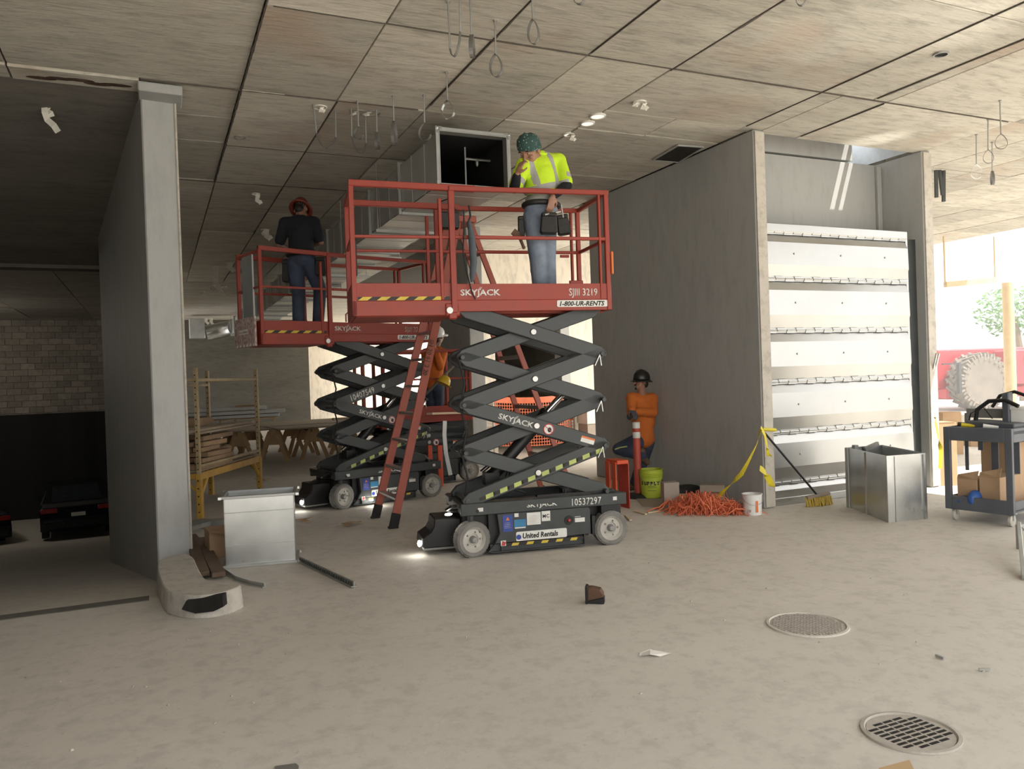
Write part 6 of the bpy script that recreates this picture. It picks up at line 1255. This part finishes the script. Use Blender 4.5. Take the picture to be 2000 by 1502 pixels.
def cover(label, px, py, r_, slots):
    p = PZ(px, py); p.z = 0; t = thing('drain_cover', label, 'cover', p); M = Matrix.Translation(p)
    b = MB(); b.lathe([(r_, .001), (r_+.018, .001), (r_+.016, .010), (r_, .012), (r_-.006, .004), (r_-.006, .001)], 36, M); new('rim', b, 'floor_concrete' if not slots else 'grate_iron', t)
    b = MB(); b.lathe([(0, .005), (r_-.008, .005), (r_-.008, .001), (0, .001)], 36, M); pl_ = new('plate', b, 'grate_iron', t)
    b = MB()
    if slots:
        for i in range(-2, 3):
            for j in range(-4, 5):
                x, y = i*.062, j*.030
                if math.hypot(x, y) < r_-.035: b.bb(p+V((x-.026, y-.008, .004)), p+V((x+.026, y+.008, .0062)))
        new('slot', b, 'painted_void', pl_)
    else:
        for i in range(-8, 9):
            for j in range(-8, 9):
                x, y = i*.026, j*.026
                if math.hypot(x, y) < r_-.025: b.bb(p+V((x-.009, y-.009, .004)), p+V((x+.009, y+.009, .010)))
        new('stud', b, 'grate_iron', pl_)
    return t
cover('round studded iron cover in the floor, the farther one', 1577, 1221, .235, False)
cover('round slotted iron drain grate in the floor, nearest the camera', 1778, 1432, .19, True)
# block on the floor, paper, litter
p = PZ(1163, 1174); p.z = 0; t = thing('tool_battery', 'small black and brown plastic block standing alone on the open floor', 'block', p); ub = (cr*.96-cf*.2).normalized()
b = MB(); b.prism([(-.055, 0), (.065, 0), (.065, .07), (.045, .105), (-.02, .118), (-.055, .115)], .07, tr(p, ub, (0, 0, 1), ub.cross(V((0, 0, 1))))); new('body', b, 'leather_brown', t, bevel=.008)
b = MB(); b.prism([(-.065, 0), (-.045, 0), (-.045, .125), (-.065, .13)], .085, tr(p-cf*.006, ub, (0, 0, 1), ub.cross(V((0, 0, 1))))); b.prism([(-.05, 0), (.07, 0), (.07, .05), (-.05, .02)], .076, tr(p-cf*.004, ub, (0, 0, 1), ub.cross(V((0, 0, 1))))); new('end_plate', b, 'black_plastic', t, bevel=.004)
p = PZ(1278, 1280); b = MB(); vs = [(-.09, -.01, .003), (-.03, -.035, .02), (.03, -.03, .004), (.10, .0, .012), (.05, .03, .004), (-.02, .02, .03), (-.08, .02, .012)]
b.add([(p.x+x*cr.x+y*cf.x, p.y+x*cr.y+y*cf.y, z) for x, y, z in vs]+[(p.x, p.y, .012)]+[(p.x+x*cr.x+y*cf.x, p.y+x*cr.y+y*cf.y, z-.002) for x, y, z in vs], [(k, (k+1) % 7, 7) for k in range(7)]+[tuple(range(14, 7, -1))]); tag(new('paper_scrap', b, 'paper', None), 'crumpled white paper scrap on the open floor', 'paper')
rn = random.Random(11)
spots = [(410, 1234), (425, 1255), (466, 1259), (558, 1240), (565, 1237), (558, 1278), (325, 1278), (367, 1250), (260, 1341), (285, 1342), (328, 1378), (452, 1360), (495, 1374), (420, 1413), (140, 1466), (177, 1330), (50, 1324), (118, 1332), (910, 1245), (715, 1164), (792, 1156), (1252, 1355), (1267, 1100), (1415, 1212), (1533, 1331), (1680, 1328), (1600, 1255), (1840, 1286), (1920, 1312), (1765, 1163), (1700, 1130), (583, 1467), (1496, 1150), (1285, 1121), (1350, 1175), (1718, 1298), (1790, 1255), (240, 1162), (1030, 1240), (840, 1350)]
for i, (x, y) in enumerate(spots):
    p = PZ(x, y); b = MB(); s_ = rn.uniform(.004, .010); a = rn.uniform(0, 6); n = 6
    b.add([(p.x+s_*rn.uniform(.6, 1.5)*math.cos(a+k), p.y+s_*rn.uniform(.6, 1.3)*math.sin(a+k), 0.001) for k in range(6)]+[(p.x+s_*.5*math.cos(a+k), p.y+s_*.5*math.sin(a+k), s_*rn.uniform(.5, 1.1)) for k in range(6)], [tuple(range(6))[::-1], tuple(range(6, 12))]+[(k, (k+1) % 6, 6+(k+1) % 6, 6+k) for k in range(6)])
    tag(new('concrete_crumb', b, 'debris', None), 'tiny crumb of concrete litter on the bare floor', 'litter', 'crumbs scattered over the floor')
for i, (x0, y0, x1, y1, lab) in enumerate(((1300, 1000, 1336, 998, 'yellowish wood splinter on the floor before the lime bucket'), (1240, 1000, 1262, 1006, 'pale wood splinter near the rear wheel of the near lift'), (1222, 1008, 1232, 1018, 'short splinter right behind the near lift wheel'), (1265, 1003, 1290, 1000, 'tan splinter midway between lift wheel and lime bucket'), (1828, 1283, 1844, 1290, 'dark sliver on the floor above the drain grate'), (1912, 1311, 1934, 1312, 'grey sliver on the floor near the right edge'))):
    p, q = PZ(x0, y0), PZ(x1, y1); b = MB(); b.beam(V((p.x, p.y, .01)), V((q.x, q.y, .012)), .03 if i < 4 else .012, .012); tag(new('splinter', b, 'timber_pale' if i < 4 else 'galv_dull', None), lab, 'splinter')
# ------------------------------------------------------------------ outside the right opening
g0 = -.08
def tractor():
    c_ = PXd(1912, 812, 22.0); c_.z = .30; t = thing('tractor', 'red machine with a huge treaded tyre in the bright yard', 'vehicle', c_)
    fx = (cr*.98+cf*.2).normalized(); fy = V((-fx.y, fx.x, 0)); S_ = 1.28; M0 = tr(c_+V((0, 0, .63*S_)), fx, (0, 0, 1), fx.cross(V((0, 0, 1)))) @ Matrix.Scale(S_, 4)
    b = MB(); b.lathe([(.36, -.2), (.52, -.22), (.60, -.15), (.60, .15), (.52, .22), (.36, .2)], 40, M0); ty = new('tyre', b, 'tractor_tyre', t, smooth=True)
    b = MB()
    for k in range(22):
        for s_ in (-1, 1):
            a = 2*PI*(k+(.5 if s_ > 0 else 0))/22; Mk = M0 @ Matrix.Rotation(a, 4, 'Z') @ Matrix.Translation((.585, 0, s_*.11)) @ Matrix.Rotation(s_*.6, 4, 'X'); b.box((0, 0, 0), (.09, .05, .26), Mk)
            Mk = M0 @ Matrix.Rotation(a, 4, 'Z') @ Matrix.Translation((.53, 0, s_*.20)); b.box((0, 0, 0), (.15, .05, .05), Mk)
    new('lug', b, 'tractor_tyre', ty)
    b = MB(); b.lathe([(0, .16), (.10, .17), (.14, .12), (.30, .10), (.36, .2), (.38, .18), (.36, -.15), (0, -.15)], 30, M0); new('rim', b, 'tractor_rim', t, smooth=True)
    b = MB()
    Mb = tr(c_, fx, fy, (0, 0, 1)) @ Matrix.Scale(S_, 4); b.bb((-.72, .35, .5), (1.6, 1.5, 1.36), Mb); b.bb((.72, -.25, .55), (1.6, .4, 1.30), Mb); b.bb((-.6, .2, .25), (1.6, 1.2, .5), Mb); new('body', b, 'tractor_red', t, bevel=.04)
    b = MB(); b.bb((.66, -.28, .2), (.74, .0, 1.32), Mb); b.bb((.95, -.27, .95), (1.1, -.24, 1.15), Mb); new('fender', b, 'cart_plastic', t, bevel=.01)
    b = MB(); b.bb((-1.15, -.35, 1.02), (-.75, -.30, 1.05), Mb); b.bb((-.78, -.36, .4), (-.72, -.28, 1.05), Mb); new('step_frame', b, 'grey_paint', t)
tractor()
for i, (x, y, w_, h, d_, z, lab) in enumerate(((1842, 838, .34, .36, 14.2, .40, 'brown carton topmost of the stack in the bright doorway'), (1840, 838, .38, .42, 14.2, -.02, 'brown carton under another in the bright doorway'), (1895, 838, .9, .30, 15.4, -.02, 'long low carton on the sunlit floor behind the cart'), (1828, 955, .30, .85, 10.6, 0, 'tall brown carton behind the cart, beside the alcove wall end'))):
    q = PXd(x, y, d_); t = thing('cardboard_box', lab, 'box', (q.x, q.y, max(z, -.02))); fbox('carton', 'cardboard', t, V((q.x, q.y, 0)), cr*w_, cf*.35, max(z, 0), max(z, 0)+h); b = MB(); qq = V((q.x, q.y, max(z, 0)+h+.002)); b.beam(qq+cf*.02+cr*.02, qq+cf*.02+cr*(w_-.02), .05, .004); new('flap', b, 'cardboard', t)
q = PXd(1975, 800, 18.2); b = MB(); b.tube((q.x, q.y, g0), (q.x, q.y, PXd(1972, 552, 18.2).z), .12, 14); tag(new('timber_post', b, 'timber_pale', None, smooth=True), 'pale round timber post in the bright yard', 'post')
b = MB(); b.beam(PXd(1846, 556, 17.6), PXd(1944, 547, 17.9), .10, .12); zc = PXd(1846, 556, 17.6); b.beam(zc, V((zc.x, zc.y, CH+.0)), .03, .03); zc = PXd(1944, 547, 17.9); b.beam(zc, V((zc.x, zc.y, CH+.0)), .03, .03); tag(new('timber_header', b, 'timber_pale', None), 'pale timber bar hanging level in the bright opening', 'timber')
b = MB(); b.tube(V((9.75, 7.9, 0)), PXd(1829, 690, 10.4), .012, 8); q = PXd(1829, 690, 10.4); b.tube(V((10.0, 8.1, 0)), q+V((.05, 0, 0)), .012, 8); tag(new('leaning_rail', b, 'galv', None), 'thin metal rails leaning by the alcove wall end in the bright opening', 'rail')
tc_ = PXd(1960, 640, 26); t = thing('yard_tree', 'green tree branch showing in the glare of the yard', 'tree', (tc_.x, tc_.y, g0)); b = MB(); b.path([(tc_.x+1.0, tc_.y, g0), (tc_.x+.9, tc_.y, 1.5), (tc_.x+.6, tc_.y, 3.0), (tc_.x, tc_.y, 3.6)], [.16, .13, .09, .03], 8); new('trunk', b, 'bark', t, smooth=True)
b = MB(); rn = random.Random(2)
for k in range(700):
    while True:
        d_ = V((rn.uniform(-1, 1), rn.uniform(-1, 1), rn.uniform(-1, 1)))
        if d_.length < 1: break
    c_ = V((tc_.x+.3, tc_.y, 3.3))+V((d_.x*1.2, d_.y*1.0, d_.z*.85)); a1_ = V((rn.uniform(-1, 1), rn.uniform(-1, 1), rn.uniform(-1, 1))).normalized(); a2_ = a1_.orthogonal().normalized(); b.add([c_+a1_*.11, c_+a2_*.05, c_-a1_*.11, c_-a2_*.05], [(0, 1, 2, 3)])
fo = new('foliage', b, 'leaf', t); fo['kind'] = 'stuff'

# ------------------------------------------------------------------ pieces that stand apart become parts of their own
KEEP = {'mesh', 'lettering', 'fine_print', 'slot', 'stud', 'hole', 'bristles', 'lug', 'print', 'joint_fin', 'foliage', 'bolt', 'hinge', 'panel', 'block', 'tyre', 'wheel', 'hub', 'label_mark', 'selvedge', 'hazard_stripe'}
def islands(o):
    me = o.data; par = list(range(len(me.vertices)))
    def find(i):
        while par[i] != i: par[i] = par[par[i]]; i = par[i]
        return i
    for e in me.edges: a, c = find(e.vertices[0]), find(e.vertices[1]); par[a] = c
    gr = {}
    for i in range(len(par)): gr.setdefault(find(i), []).append(i)
    bx_ = []
    for g in gr.values():
        c = [me.vertices[i].co for i in g]; bx_.append([set(g), [min(p[k] for p in c)-.003 for k in range(3)], [max(p[k] for p in c)+.003 for k in range(3)]])
    ch = True
    while ch:
        ch = False
        for i in range(len(bx_)):
            for j in range(i+1, len(bx_)):
                A_, B_ = bx_[i], bx_[j]
                if all(A_[1][k] <= B_[2][k] and B_[1][k] <= A_[2][k] for k in range(3)):
                    bx_[i] = [A_[0] | B_[0], [min(A_[1][k], B_[1][k]) for k in range(3)], [max(A_[2][k], B_[2][k]) for k in range(3)]]; del bx_[j]; ch = True; break
            if ch: break
    return bx_
for o in [q for q in C.objects if q.type == 'MESH' and q.parent and q.data.users == 1 and len(q.data.vertices) < 3000]:
    nm = o.name.split('.')[0]
    if nm in KEEP or nm in ('shirt', 'trousers', 'body'): continue
    par_k = o.parent.get('kind')
    cl = islands(o)
    if 1 < len(cl) <= 14:
        src = o.data
        for n_, (vs_, lo_, hi_) in enumerate(cl):
            c = o if n_ == 0 else o.copy()
            if n_: C.objects.link(c)
            bm = bmesh.new(); bm.from_mesh(src); bm.verts.ensure_lookup_table(); bmesh.ops.delete(bm, geom=[v for v in bm.verts if v.index not in vs_], context='VERTS')
            me = bpy.data.meshes.new(nm); bm.to_mesh(me); bm.free()
            for m_ in src.materials: me.materials.append(m_)
            c.data = me
